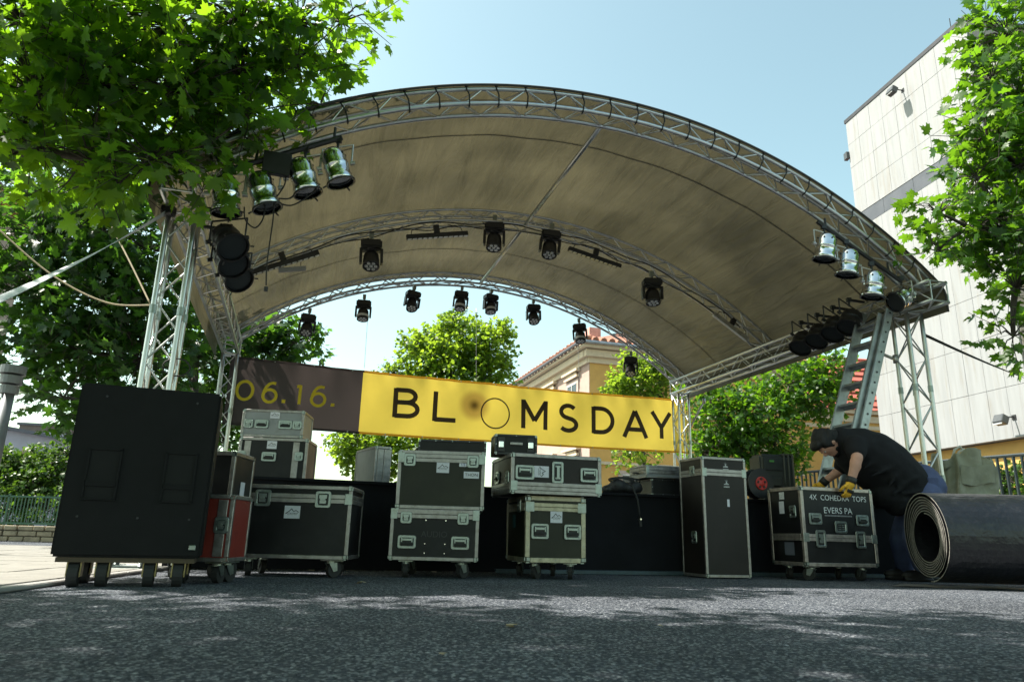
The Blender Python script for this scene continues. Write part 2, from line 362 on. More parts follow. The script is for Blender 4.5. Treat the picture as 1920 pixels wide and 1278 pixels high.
# ================================================================== the banner
BP0 = ST(0, SD+.10, 0)
def bn(u, v):
    q = to_stage(hit(u, v, BP0, SB)); return (q.x, q.z)
TL, TR, BL, BRc = bn(434, 667), bn(1285, 750), bn(420, 795), bn(1287, 850)
BAN_SPLIT = bn(677, 750)[0]
def ban(a, z_t):            # a along the stage front, z_t 0..1 from bottom to top
    u = (a-TL[0])/(TR[0]-TL[0]); zt = TL[1]+(TR[1]-TL[1])*u-.035*math.sin(math.pi*u); zb = BL[1]+(BRc[1]-BL[1])*u-.02*math.sin(math.pi*u)
    z = zb+(zt-zb)*z_t
    y = SD+.10+.018*math.sin(a*2.1+z*1.2)+.010*math.sin(a*6.3-z*3)*(.3+z_t)+.022*math.exp(-((a-5.9-(1-z_t)*-.9)**2)*3)*z_t
    y += .010*math.sin(a*19+z*4)*z_t**4
    return Vector((a, y, z))
def ban_inv(a, z):
    u = (a-TL[0])/(TR[0]-TL[0]); zt = TL[1]+(TR[1]-TL[1])*u-.035*math.sin(math.pi*u); zb = BL[1]+(BRc[1]-BL[1])*u-.02*math.sin(math.pi*u)
    return (z-zb)/(zt-zb)
def fabric(name, col, tcol, spot=None):
    m = mat(name, col, .7, 0, .05, 3, bump=.25, bscale=7, trans=.42, tcol=tcol)
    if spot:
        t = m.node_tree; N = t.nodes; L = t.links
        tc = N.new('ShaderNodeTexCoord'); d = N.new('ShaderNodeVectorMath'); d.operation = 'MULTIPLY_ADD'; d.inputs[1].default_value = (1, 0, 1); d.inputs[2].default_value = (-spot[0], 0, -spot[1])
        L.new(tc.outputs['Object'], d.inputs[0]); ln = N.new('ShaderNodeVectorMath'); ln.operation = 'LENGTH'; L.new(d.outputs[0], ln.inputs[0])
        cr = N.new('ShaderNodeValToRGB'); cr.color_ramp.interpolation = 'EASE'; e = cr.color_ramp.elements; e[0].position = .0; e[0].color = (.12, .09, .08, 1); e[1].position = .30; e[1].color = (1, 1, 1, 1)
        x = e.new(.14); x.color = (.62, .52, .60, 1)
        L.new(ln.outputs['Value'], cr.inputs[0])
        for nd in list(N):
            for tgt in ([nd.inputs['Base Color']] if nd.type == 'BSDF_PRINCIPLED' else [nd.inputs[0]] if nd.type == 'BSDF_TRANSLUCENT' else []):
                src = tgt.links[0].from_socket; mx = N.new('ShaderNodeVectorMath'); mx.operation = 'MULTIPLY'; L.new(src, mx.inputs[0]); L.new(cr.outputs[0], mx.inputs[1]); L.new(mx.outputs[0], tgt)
    return m
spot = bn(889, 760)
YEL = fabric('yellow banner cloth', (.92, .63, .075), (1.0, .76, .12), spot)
BRN = fabric('brown banner cloth', (.040, .036, .036), (.090, .070, .066))
INKB = mat('brown banner print', (.06, .045, .03), .7, 0, .1, 5, trans=.25, tcol=(.06, .045, .03)); INKY = mat('yellow banner print', (.85, .70, .04), .7, 0, .05, 5, trans=.42, tcol=(1.0, .85, .06))
banner = thing('event_banner', 'long brown and yellow lettered banner stretched across the back of the stage', 'banner', SO, SYAW)
b = MB(); b.grid(lambda u, v: ban(TL[0]+u*(BAN_SPLIT-TL[0]), v), 60, 16); b.build('brown_cloth', BRN, banner, smooth=True)
b = MB(); b.grid(lambda u, v: ban(BAN_SPLIT+u*(TR[0]-BAN_SPLIT), v), 150, 16); b.build('yellow_cloth', YEL, banner, smooth=True)
for zt in (0, 1):
    b = MB(); b.grid(lambda u, v: ban(TL[0]+u*(TR[0]-TL[0]), (.0+v*.035) if zt == 0 else (.965+v*.035))+Vector((0, -.005, 0)), 120, 1)
    b.add([], []); o = b.build('hem', [mat('yellow hem', (.62, .36, .03), .7, 0, .05, 4, trans=.3, tcol=(.7, .4, .04)), BRN], banner, smooth=True)
    for pi, pl in enumerate(o.data.polygons): pl.material_index = 1 if (pl.center.x < BAN_SPLIT) else 0
EYE = MB()
for k in range(14):
    for zt in (.02, .98):
        p = ban(TL[0]+.05+(TR[0]-TL[0]-.1)*k/13, zt)+Vector((0, -.009, 0)); EYE.cyl(p, p+Vector((0, -.003, 0)), .011, n=8)
EYE.build('eyelet', STEEL, banner)
def arcpts(cx, cy, rx, ry, a0, a1, n=18): return [(cx+rx*math.cos(R(a0+(a1-a0)*k/n)), cy+ry*math.sin(R(a0+(a1-a0)*k/n))) for k in range(n+1)]
GLY = {   # strokes in a unit box (x scaled by the box width, y up)
 'B': [[(.09, 0), (.09, 1)], [(.09, .94), (.5, .94)]+arcpts(.5, .73, .33, .21, 90, -90, 10)+[(.09, .52)], [(.09, .52), (.55, .52)]+arcpts(.55, .29, .38, .23, 90, -90, 10)+[(.09, .06)]],
 'L': [[(.09, 0), (.09, 1)], [(.09, .06), (1, .06)]],
 'M': [[(.08, 0), (.08, 1)], [(.08, .96), (.5, .28)], [(.5, .28), (.92, .96)], [(.92, 0), (.92, 1)]],
 'S': [arcpts(.5, .73, .38, .22, 35, 255, 16)+arcpts(.48, .27, .42, .22, 80, -145, 16)],
 'D': [[(.08, 0), (.08, 1)], [(.08, .94), (.4, .94)]+arcpts(.4, .5, .52, .44, 90, -90, 16)+[(.08, .06)]],
 'A': [[(.06, 0), (.5, .97)], [(.5, .97), (.94, 0)], [(.2, .29), (.8, .29)]],
 'Y': [[(.06, 1), (.5, .42)], [(.94, 1), (.5, .42)], [(.5, .45), (.5, 0)]],
 'O': [arcpts(.5, .5, .46, .48, 0, 360, 40)], '0': [arcpts(.5, .5, .44, .46, 0, 360, 30)],
 '6': [arcpts(.5, .33, .42, .30, 0, 360, 24), [(.10, .40)]+[(.14, .55), (.24, .74), (.42, .90), (.62, .955), (.84, .93)]],
 '1': [[(.66, 0), (.66, 1)], [(.05, .90), (.66, .94)]], '.': [[(.5, .02), (.5, .98)]]}
def letter(ch, u0, v0, u1, v1, wd, m):
    uc, vc = (u0+u1)/2, (v0+v1)/2; a0, a1 = bn(u0, vc)[0], bn(u1, vc)[0]; zb, zt = bn(uc, v1)[1], bn(uc, v0)[1]
    g = MB()
    for si, st in enumerate(GLY[ch]):
        pts = [Vector((a0+x*(a1-a0), zb+y*(zt-zb))) for x, y in st]
        fine = []
        for p, q in zip(pts, pts[1:]):
            k = max(1, int((q-p).length/.05)); fine += [p.lerp(q, i/k) for i in range(k)]
        fine.append(pts[-1]); w2 = (a1-a0)*.5 if ch == '.' else wd/2
        L_, R_ = [], []; closed = (fine[0]-fine[-1]).length < 1e-4
        for i, p in enumerate(fine):
            d = (fine[1]-fine[-2]) if closed and i in (0, len(fine)-1) else (fine[min(i+1, len(fine)-1)]-fine[max(i-1, 0)])
            n = Vector((-d.y, d.x)).normalized()*w2; L_.append(p+n); R_.append(p-n)
        f3 = lambda p: ban(p.x, ban_inv(p.x, p.y))+Vector((0, -.004-.0012*si, 0))
        vs = [f3(p) for pr in zip(L_, R_) for p in pr]
        g.add(vs, [(2*i, 2*i+1, 2*i+3, 2*i+2) for i in range(len(fine)-1)])
    g.build('letter', m, banner)
for a in (('B', 737, 728, 787, 783), ('L', 812, 735, 855, 790), ('M', 977, 750, 1027, 804), ('S', 1049, 757, 1085, 809), ('D', 1110, 763, 1152, 813), ('A', 1167, 769, 1213, 820), ('Y', 1219, 773, 1259, 822)): letter(*a, .074, INKB)
letter('O', 899, 746, 957, 804, .022, INKB)
for a in (('0', 442, 713, 476, 750), ('6', 491, 716, 521, 755), ('1', 555, 722, 566, 758), ('6', 582, 723, 612, 762), ('.', 528, 749, 535, 756), ('.', 620, 756, 627, 762)): letter(*a, .044, INKY)

# ================================================================== flight cases
def rrect(w, h, r, n=3):
    pts = []
    for cx, cy, a0 in ((w/2-r, h/2-r, 0), (-w/2+r, h/2-r, 90), (-w/2+r, -h/2+r, 180), (w/2-r, -h/2+r, 270)):
        pts += [(cx+r*math.cos(R(a0+90*k/n)), cy+r*math.sin(R(a0+90*k/n))) for k in range(n+1)]
    return pts
def dish(w, h, kind):
    """recessed metal dish: latch or handle; drawn in xz, front towards -y, origin on the panel"""
    b = MB(); o = rrect(w, h, .016); i1 = rrect(w-.034, h-.034, .01); i2 = rrect(w-.044, h-.044, .008); n = len(o)
    V = [(x, 0, z) for x, z in o]+[(x, -.006, z) for x, z in rrect(w-.006, h-.006, .014)]+[(x, -.006, z) for x, z in i1]+[(x, -.0015, z) for x, z in i2]
    b.add(V, [(r*n+k, r*n+(k+1) % n, (r+1)*n+(k+1) % n, (r+1)*n+k) for r in range(3) for k in range(n)]); b.add(V[3*n:], [tuple(range(n))], 1)
    for k in range(0, n, 2):
        x, z = rrect(w-.02, h-.02, .012)[k]; b.cyl((x, -.005, z), (x, -.008, z), .004, n=6)
    if kind == 'latch':
        b.box((0, -.006, h*.16), (w*.48, .008, h*.22)); b.box((0, -.006, -h*.14), (w*.40, .007, h*.20)); b.cyl((0, -.002, .0), (0, -.014, .0), w*.12, n=10); b.box((0, -.016, 0), (w*.34, .006, .010))
    elif kind == 'handle':
        b.box((0, -.006, h*.17), (w*.62, .010, h*.15)); b.box((0, -.013, -h*.10), (w*.60, .012, .016), 2)
        for s in (-1, 1): b.box((s*w*.28, -.009, .01), (.008, .009, h*.4))
    elif kind == 'vhandle':
        b.box((0, -.010, 0), (w*.22, .012, h*.55), 0)
        for s in (-1, 1): b.box((0, -.006, s*h*.27), (w*.42, .008, .012))
    else:
        for k in range(3):
            for s in (-1, 1): b.box((s*w*.14, -.004, (k-1)*h*.17), (w*.2, .004, h*.07), 0)
    return b.mesh(kind, [STEEL, BLK, RUB], bevel=0)
def logo_sticker(parent, x, z, w, h, y, rot=0):
    M0 = Matrix.Translation((x, y, z)) @ Matrix.Rotation(R(rot), 4, 'Y')
    b = MB(); b.box((0, 0, 0), (1, .0016, 1)); o = link('sticker', shared('stk', lambda: b.mesh('sticker', PAPER)), parent, M=M0 @ Matrix.Diagonal((w, 1, h, 1)))
    def pr():
        g = MB()
        def st(pts, wd):
            for p, q in zip(pts, pts[1:]):
                p, q = Vector(p), Vector(q); n = Vector((-(q-p).y, (q-p).x)).normalized()*wd/2
                g.add([(v.x, -.0014, v.y) for v in (p+n, p-n, q-n, q+n)], [(0, 1, 2, 3)])
        st([(-.42, -.12), (-.2, .06), (-.05, .27), (.05, .10), (.12, .05), (.22, .14), (.42, .0)], .05)
        for k in range(9): st([(-.36+.085*k, -.06-.02*(k % 2)), (-.31+.085*k, -.12+.03*(k % 3))], .05)
        st([(-.3, -.19), (.34, -.17)], .02)
        return g.mesh('logo', INK)
    link('logo', shared('logo', pr), o)
    return o
def caster():
    b = MB(); b.box((0, 0, -.004), (.085, .085, .008), 0); b.cyl((0, 0, -.008), (0, 0, -.022), .024, n=10, mi=0)
    for s in (-1, 1):
        b.add([(s*.019, -.028, -.018), (s*.019, .028, -.018), (s*.019, .034, -.062), (s*.019, .008, -.068), (s*.022, -.028, -.018), (s*.022, .028, -.018), (s*.022, .034, -.062), (s*.022, .008, -.068)], [(0, 1, 2, 3), (7, 6, 5, 4), (0, 4, 5, 1), (1, 5, 6, 2), (2, 6, 7, 3), (3, 7, 4, 0)], 0)
    b.cyl((-.024, .02, -.055), (.024, .02, -.055), .006, n=6, mi=0); b.cyl((-.015, .02, -.055), (.015, .02, -.055), .045, n=16, mi=1)
    return b.mesh('caster', [STEEL, RUB])
def flight_case(label, loc, yaw, W, D, H, panel=LAM, seams=(), vseams=(), latches=(), handles=(), stickers=(), castered=False, name='flight_case', e=.026, rail=RAIL, side_handles=(), rivet=.13, group=None, cs=1.2, tilt=0):
    """origin at the front left bottom corner of the body; front face looks along -y"""
    t = thing(name, label, 'case', loc, yaw, group); t.rotation_euler.x = tilt
    b = MB(); b.box((W/2, D/2, H/2), (W-.006, D-.006, H-.006)); b.build('panel', panel, t)
    p = .003; E = e
    def rl(c, d):
        q = MB(); q.box(c, d); q.build('edge_rail', rail, t, bevel=.003)
    for y in (0, D):
        for z in (0, H):
            ys = E/2-p if y == 0 else D-E/2+p; zs = E/2-p if z == 0 else H-E/2+p; rl((W/2, ys, zs), (W-2*E, E, E))
    for x in (0, W):
        for z in (0, H):
            xs = E/2-p if x == 0 else W-E/2+p; zs = E/2-p if z == 0 else H-E/2+p; rl((xs, D/2, zs), (E, D-2*E, E))
        for y in (0, D):
            xs = E/2-p if x == 0 else W-E/2+p; ys = E/2-p if y == 0 else D-E/2+p; rl((xs, ys, H/2), (E, E, H-2*E))
    cw = MB(); cw.box((0, 0, 0), (E*1.55, E*1.55, E*1.55)); cm = shared(('corner', E), lambda: cw.mesh('corner', STEEL, bevel=E*.42, seg=2))
    for x in (0, W):
        for y in (0, D):
            for z in (0, H): link('corner', cm, t, (E*.58 if x == 0 else W-E*.58, E*.58 if y == 0 else D-E*.58, E*.58 if z == 0 else H-E*.58))
    rv = MB()
    def riv(x, z, y=-.0045): rv.cyl((x, y+.002, z), (x, y-.0015, z), .0045, n=6)
    nx, nz = max(2, round(W/rivet)), max(2, round(H/rivet))
    for k in range(1, nx):
        for z in (E*.45, H-E*.45): riv(W*k/nx, z)
    for k in range(1, nz):
        for x in (E*.45, W-E*.45): riv(x, H*k/nz)
    tag(rv.build('rivets', STEEL, t), kind='stuff')
    for z in seams:
        for dz in (-.0155, .0155):
            q = MB(); q.box((W/2, -.0005, z+dz), (W-2*E-.004, .008, .029)); q.build('lid_rail', rail, t, bevel=.002)
            for x in (0, W):
                q = MB(); q.box((.0005 if x == 0 else W-.0005, D/2, z+dz), (.008, D-2*E-.004, .029)); q.build('lid_rail', rail, t, bevel=.002)
        for x in (E*.8, W-E*.8):
            q = MB(); q.box((x, -.0045, z), (E*1.9, .006, .075)); q.build('hinge_plate', STEEL, t, bevel=.002)
    for x in vseams:
        q = MB(); q.box((x, -.0005, H/2), (.055, .008, H-2*E-.004)); q.build('lid_rail', rail, t, bevel=.002)
    for (x, z, w_, h_) in latches: link('latch', shared(('latch', w_, h_), lambda: dish(w_, h_, 'latch')), t, (x, -.0052, z))
    for hd in handles:
        x, z, w_, h_ = hd[:4]; kd = hd[4] if len(hd) > 4 else 'handle'; link({'vent': 'vent_plate'}.get(kd, 'handle'), shared((kd, w_, h_), lambda: dish(w_, h_, kd)), t, (x, -.0036, z))
    for (y, z, w_, h_, kd) in side_handles: link('handle' if kd != 'latch' else 'latch', shared((kd, w_, h_), lambda: dish(w_, h_, kd)), t, (-.0012, y, z), (0, 0, R(-90)))
    for s_ in stickers: logo_sticker(t, s_[0], s_[1], s_[2], s_[3], -.0012, s_[4] if len(s_) > 4 else 0)
    if castered:
        for x in (.12*min(1, W/.6), W-.12*min(1, W/.6)):
            for y in (.08, D-.08): link('caster', shared('caster', caster), t, M=Matrix.Translation((x, y, -.003)) @ Matrix.Rotation(R(rnd.uniform(-50, 50)), 4, 'Z') @ Matrix.Diagonal((cs, cs, cs, 1)))
    return t
def txt(parent, s, x, z, size, m, y=-.0012, name='lettering', sx=1):
    return link(name, text_mesh(s, size, m), parent, M=on_front(x, z, y) @ Matrix.Diagonal((sx, 1, 1, 1)))
def gx(u, v, Y): return at(u, v, Y).x
CZ = .118
def _dash(x, z, w=.0055, h=.010):
    g = MB(); g.box((x, -.0012, z), (w, .001, h)); return g
# left: big trunk on casters
c = flight_case('wide black trunk case on casters with two latches and centred white sticker', (gx(427, 1045, 5.05), 5.05, CZ+.006), R(2), .80, .50, .485, LAM, seams=(.40,), latches=((.19, .395, .11, .115), (.605, .395, .11, .115)), stickers=((.40, .305, .108, .085),), castered=True)
# red case beside the loudspeaker and the black one behind it
c = flight_case('red upright flight case half hidden beside the tall black loudspeaker', (gx(425, 1050, 4.25)-.40, 4.25, CZ+.006), R(0), .40, .30, .37, LAM_R, vseams=(.34,), latches=((.345, .20, .085, .095),), castered=True, e=.024)
c = flight_case('black upright case squeezed between red case and wide trunk case', (gx(436, 900, 4.62)-.42, 4.62, CZ+.006), R(0), .42, .36, .66, LAM, seams=(), castered=True)
for k in range(2):
    q = MB(); q.box((.4205+.002, .18, .42-.16*k), (.004, .07, .12)); q.build('label_plate', PAPER if k == 0 else BLK, c)
# on the deck, left
c = flight_case('black rack case standing on the stage deck under the silver case', (gx(440, 900, 6.35), 6.35, DH+.003), R(4), .60, .42, .375, LAM, vseams=(.075, .50), latches=((.035, .22, .065, .075), (.53, .22, .075, .08)), handles=((.27, .21, .13, .085),), stickers=((.285, .315, .085, .07),))
c = flight_case('silver case topmost of the pile under the yellow date on the banner', (gx(449, 822, 6.37), 6.38, DH+.003+.375+.012), R(4), .545, .40, .245, LAM_S, seams=(), latches=((.06, .115, .085, .08), (.49, .115, .085, .08)), handles=((.175, .115, .125, .08), (.385, .115, .125, .08)), stickers=((.285, .20, .085, .06),), e=.024)
c = flight_case('slim silver-sided case standing on edge alone on the deck', (gx(700, 905, 6.5), 6.5, DH+.003), R(30), .15, .55, .345, LAM_S, vseams=(.05, .11), e=.022)
# centre left pile
c = flight_case('low black case on casters with two handles under the olive case', (gx(728, 1046, 5.35), 5.35, CZ+.006), R(3), .64, .58, .355, LAM, seams=(.322,), latches=((.11, .295, .085, .085), (.525, .295, .085, .085)), handles=((.125, .125, .135, .095), (.51, .125, .135, .095)), castered=True)
sc_ = MB()
for x in (.255, .40):
    for z in (.05, .115, .28): sc_.cyl((x, -.001, z), (x, -.004, z), .005, n=8)
sc_.build('screw', CHROME, c)
txt(c, 'AUDIO', .32, .18, .06, mat('worn grey print', (.035, .035, .035), .6), name='faded_lettering')
c = flight_case('olive black lidded case with small white name plate on low castered case', (gx(742, 946, 5.42), 5.42, CZ+.006+.355+.010), R(3), .65, .55, .425, LAM_O, seams=(.372,), latches=((.085, .355, .09, .095), (.56, .355, .09, .095)), stickers=((.335, .305, .095, .08),))
q = MB(); q.box((.552, -.0012, .255), (.115, .0016, .05)); o = q.build('name_plate', PAPER, c); link('lettering', text_mesh('THON', .032, INK), o, M=on_front(.552, .255, -.0032) @ Matrix.Diagonal((1.05, 1, 1, 1)))
q = MB(); q.box((.485, -.0012, .33), (.055, .0016, .03)); o = q.build('name_plate', PAPER, c); link('lettering', text_mesh('1/2', .028, mat('blue print', (.02, .04, .25))), o, M=on_front(.485, .33, -.0032))
zt_ = CZ+.006+.355+.010+.425+.010
c = flight_case('flat black case lying across the top of the olive case', (gx(785, 835, 5.62), 5.62, zt_), R(3), .53, .34, .10, LAM, e=.016, rail=BLKM)
# centre pile
c = flight_case('square olive case with cream rails and two handles on casters', (gx(985, 1044, 5.55), 5.55, CZ+.006), R(14), .475, .60, .485, LAM_O, seams=(.405,), handles=((.11, .225, .14, .115), (.37, .225, .14, .115)), stickers=((.24, .335, .095, .09),), castered=True, e=.036, rail=mat('cream aged rail', (.42, .385, .28), .45, .6, .25, 20, dirt=(.19, .16, .11), dirt_scale=14), side_handles=((.2, .42, .10, .11, 'latch'),))
q = MB(); q.box((-.0012, .36, .30), (.0016, .08, .10)); q.build('sticker', mat('teal sticker', (.03, .10, .11), .6), c)
zt_ = CZ+.006+.485+.012
c = flight_case('wide dark brown case with three handles lying on square olive case', (gx(958, 918, 5.43), 5.43, zt_), R(14), .72, .66, .295, LAM_B, seams=(.055,), handles=((.105, .155, .15, .11), (.365, .165, .095, .165, 'vhandle'), (.62, .155, .145, .11)), stickers=((.235, .165, .085, .12, 90),), e=.028, side_handles=((.12, .12, .11, .10, 'latch'), (.45, .14, .13, .10, 'handle')))
zt_ += .295+.012
c = flight_case('small black case with two silver bands on top of wide brown case', (gx(928, 842, 5.62), 5.62, zt_), R(8), .335, .26, .155, LAM, vseams=(.05, .285), e=.018, rail=BLKM, rivet=.2)
q = MB(); q.box((.17, -.0055, .085), (.10, .012, .022)); q.build('carry_handle', RAIL, c, bevel=.003)
for x in (.05, .285):
    q = MB(); q.box((x, -.0075, .075), (.04, .012, .05)); q.build('latch', CHROME, c, bevel=.004)
# right of centre, on the deck
c = flight_case('black box on the deck below the small aluminium case', (gx(1222, 922, 6.95), 6.95, DH+.003), R(12), .34, .34, .155, LAM, e=.018, rail=BLKM)
for k in range(2):
    q = MB(); q.box((.30, -.004, .05+.07*k), (.02, .008, .02)); q.build('catch', CHROME, c)
c = flight_case('small aluminium briefcase lying on black box beside tall case', (gx(1212, 890, 6.9), 6.9, DH+.003+.155+.008), R(16), .40, .36, .115, LAM_S, seams=(.07,), e=.016, rivet=.2)
q = MB(); q.tube([(.02-.03, .14, .05), (-.035, .15, .05), (-.035, .22, .05), (-.01, .23, .05)], .007, 6); q.build('carry_handle', RUB, c)
# tall upright case
c = flight_case('tall narrow upright black case with two small crown emblems', (gx(1325, 1068, 6.42), 6.42, .012), SYAW, .445, .40, 1.03, LAM_B, seams=(.895,), e=.024, side_handles=((.17, .915, .08, .09, 'latch'), (.18, .33, .09, .11, 'handle')))
for z in (.955, .80):
    g = MB()
    for k in range(5):
        a = R(50+20*k); g.add([(.24+.006*(k-2), -.0012, z), (.24+.006*(k-2)+.004, -.0012, z), (.24+.032*math.cos(a), -.0012, z+.038*math.sin(a))], [(0, 1, 2)])
    g.box((.24, -.001, z-.006), (.05, .001, .006)); g.build('crown_emblem', WHITEINK, c); [MB.build(_dash(.215+.0085*k, z-.028), 'small_print', WHITEINK, c) for k in range(7)]
q = MB(); q.box((.25, -.0012, .63), (.024, .0016, .065)); q.build('sticker', PAPER, c)
# the case the man handles
c = flight_case('black case with white stencilled lettering held by the bending man', (gx(1511, 1055, 6.42), 6.42, .125), SYAW, .775, .46, .675, LAM, seams=(.24,), latches=((.175, .23, .105, .15), (.60, .23, .105, .15)), handles=((.135, .40, .135, .10), (.64, .40, .135, .10), (.40, .335, .13, .105, 'vent')), castered=True, e=.032, side_handles=((.12, .46, .09, .11, 'handle'),), rail=mat('pinkish worn rail', (.42, .37, .34), .45, .8, .25, 20, dirt=(.22, .18, .16), dirt_scale=14), cs=1.2, tilt=0)
txt(c, '4X  COHEDRA  TOPS', .40, .585, .068, WHITEINK, sx=.95); txt(c, 'EVERS PA', .385, .475, .075, WHITEINK, sx=1.0); [MB.build(_dash(.245+.0155*k, .432, .012, .012), 'small_print', mat('grey print', (.2, .2, .21), .6), c) for k in range(19)]
for k, (y, z, w_, h_, m_) in enumerate(((.27, .50, .07, .11, PAPER), (.26, .605, .07, .065, WHITEINK), (.2, .14, .13, .11, mat('blue grey sticker', (.09, .1, .13), .6)))):
    q = MB(); q.box((-.0012, y, z), (.0016, w_, h_)); q.build('sticker', m_, c)
# plastic toolbox, ribbed, standing on the deck
t = thing('tool_case', 'ribbed black plastic equipment case standing on end behind lettered case', 'case', (gx(1432, 930, 7.35), 7.35, DH+.003), R(10))
PLA = mat('ribbed black plastic', (.022, .025, .022), .45, 0, .2, 9)
b = MB(); b.box((.19, .14, .24), (.38, .26, .47)); b.build('shell', PLA, t, bevel=.03, seg=3)
for x in (.26, .31, .355):
    b = MB(); b.box((x, .138, .24), (.022, .285, .49)); b.build('rib', PLA, t, bevel=.01)
b = MB(); b.box((.13, -.004, .19), (.16, .03, .10)); b.build('carry_handle', PLA, t, bevel=.012)
b = MB(); b.box((.12, .006, .40), (.05, .006, .02)); b.build('name_plate', mat('green plate', (.07, .22, .05), .5), t)
b = MB(); b.box((.12, .005, .315), (.22, .012, .012)); b.build('lid_seam', BLKM, t)
# cable drum with red hub
t = thing('cable_drum', 'black cable drum with red hub beside the lettered case', 'cable drum', (gx(1428, 915, 7.05), 7.05, DH+.003), R(18))
for y in (0, .10):
    b = MB(); b.cyl((0, y, .145), (0, y+.012, .145), .145, n=28); b.build('flange', BLK, t)
b = MB(); b.cyl((0, .012, .145), (0, .10, .145), .11, n=20); b.build('cable_winding', RUB, t)
b = MB(); b.lathe([(.0, .012), (.022, .012), (.03, .006), (.05, .004), (.062, .012), (.066, .0), (.066, -.002)], 20, M=Matrix.Translation((0, -.001, .145)) @ Matrix.Rotation(math.pi/2, 4, 'X')); h = b.build('hub', mat('red plastic', (.55, .035, .03), .45), t, smooth=True)
for k in range(5):
    a = R(72*k+20); b = MB(); b.cyl((.042*math.cos(a), -.006, .145+.042*math.sin(a)), (.042*math.cos(a), -.0125, .145+.042*math.sin(a)), .012, n=10); b.build('hole', BLK, h)
# soft bag with cables on the deck
t = thing('cable_bag', 'slumped black cable bag on the deck edge with plug hanging down', 'bag', at(1178, 922, 6.85), R(14)); t.location.z = DH+.002
b = MB(); b.ell((0, .1, .055), (.20, .12, .06)); b.ell((-.08, .06, .07), (.09, .09, .07)); b.ell((.1, .1, .075), (.08, .1, .06)); b.ell((-.16, .1, .04), (.07, .08, .045))
remesh(b, 'bag_body', mat('black nylon', (.018, .018, .02), .6, 0, .3, 20, bump=.6, bscale=25), t, .012, 3)
for k in range(4):
    b = MB(); r0 = .05+.012*k; b.tube([(-.05+.02*k+r0*1.9*math.cos(a), .02+.03*k, .115+.028*math.sin(a)+.006*k) for a in [2*math.pi*i/20 for i in range(21)]], .007, 6); b.build('cable_coil', RUB, t, smooth=True)
b = MB(); b.tube([(-.02, -.02, .1), (-.01, -.13, .06), (.0, -.21, -.06), (.015, -.205, -.16), (.02, -.205, -.23)], .008, 6); h = b.build('hanging_cable', RUB, t, smooth=True)
b = MB(); b.cyl((.02, -.205, -.23), (.025, -.205, -.30), .018, .015, n=10); b.build('plug', BLK, h); b = MB(); b.cyl((.022, -.222, -.235), (.022, -.226, -.235), .008, n=8); b.build('plug_cap', CHROME, h)

# ================================================================== loudspeaker on its dolly
sp = thing('loudspeaker', 'tall black loudspeaker cabinet on a wooden wheel board at far left', 'loudspeaker', (gx(92, 1043, 3.75), 3.75, 0), R(20))
SPM = mat('speckled black paint', (.008, .008, .0085), .6, 0, .25, 8, bump=.25, bscale=300, spec=.18)
SWW, SHH, SDD, SZ = .70, .895, .42, .147
b = MB(); b.box((SWW/2, SDD/2, SZ+SHH/2), (SWW, SDD, SHH)); cab = b.build('cabinet', SPM, sp, bevel=.012, seg=2)
for x in (.17, .54):
    b = MB()
    for (cx, cz, w_, h_) in ((x-.075, .42, .012, .26), (x+.075, .42, .012, .26), (x, .55, .162, .012), (x, .29, .162, .012), (x, .37, .15, .03)): b.box((cx, -.004, SZ+cz), (w_, .01, h_))
    b.box((x, -.0012, SZ+.42), (.138, .0016, .248), 1); b.build('grip_recess', [SPM, mat('deep black', (.006, .006, .006), .9)], sp)
for (x, z) in ((.09, .2), (.37, .2), (.62, .2), (.13, .83), (.58, .83)):
    b = MB(); b.cyl((x, .001, SZ+z), (x, -.003, SZ+z), .006, n=8); b.build('screw', BLKM, sp)
b = MB(); b.box((.655, -.004, SZ+.055), (.035, .01, .028)); b.build('corner_plate', STEEL, sp, bevel=.004)
b = MB(); b.box((SWW/2, SDD/2, SZ-.014), (SWW-.05, SDD-.03, .024)); dl = b.build('wheel_board', mat('worn birch plywood', (.07, .05, .03), .8, 0, .3, 5, stretch=(.5, 4, 4)), sp)
for x in (.11, .24, .46, .60):
    for y in (.07, SDD-.07):
        if x in (.24, .46) and y > .2: continue
        b = MB(); b.cyl((x-.024, y, .063), (x+.024, y, .063), .063, n=20, mi=0); b.cyl((x-.026, y, .063), (x+.026, y, .063), .02, n=10, mi=1)
        for s in (-1, 1): b.box((x+s*.031, y, .09), (.006, .06, .08), 1)
        b.box((x, y, .128), (.10, .09, .006), 1); b.build('wheel', [RUB, mat('brass coloured zinc', (.36, .29, .14), .4, .8, .25, 20)], sp)

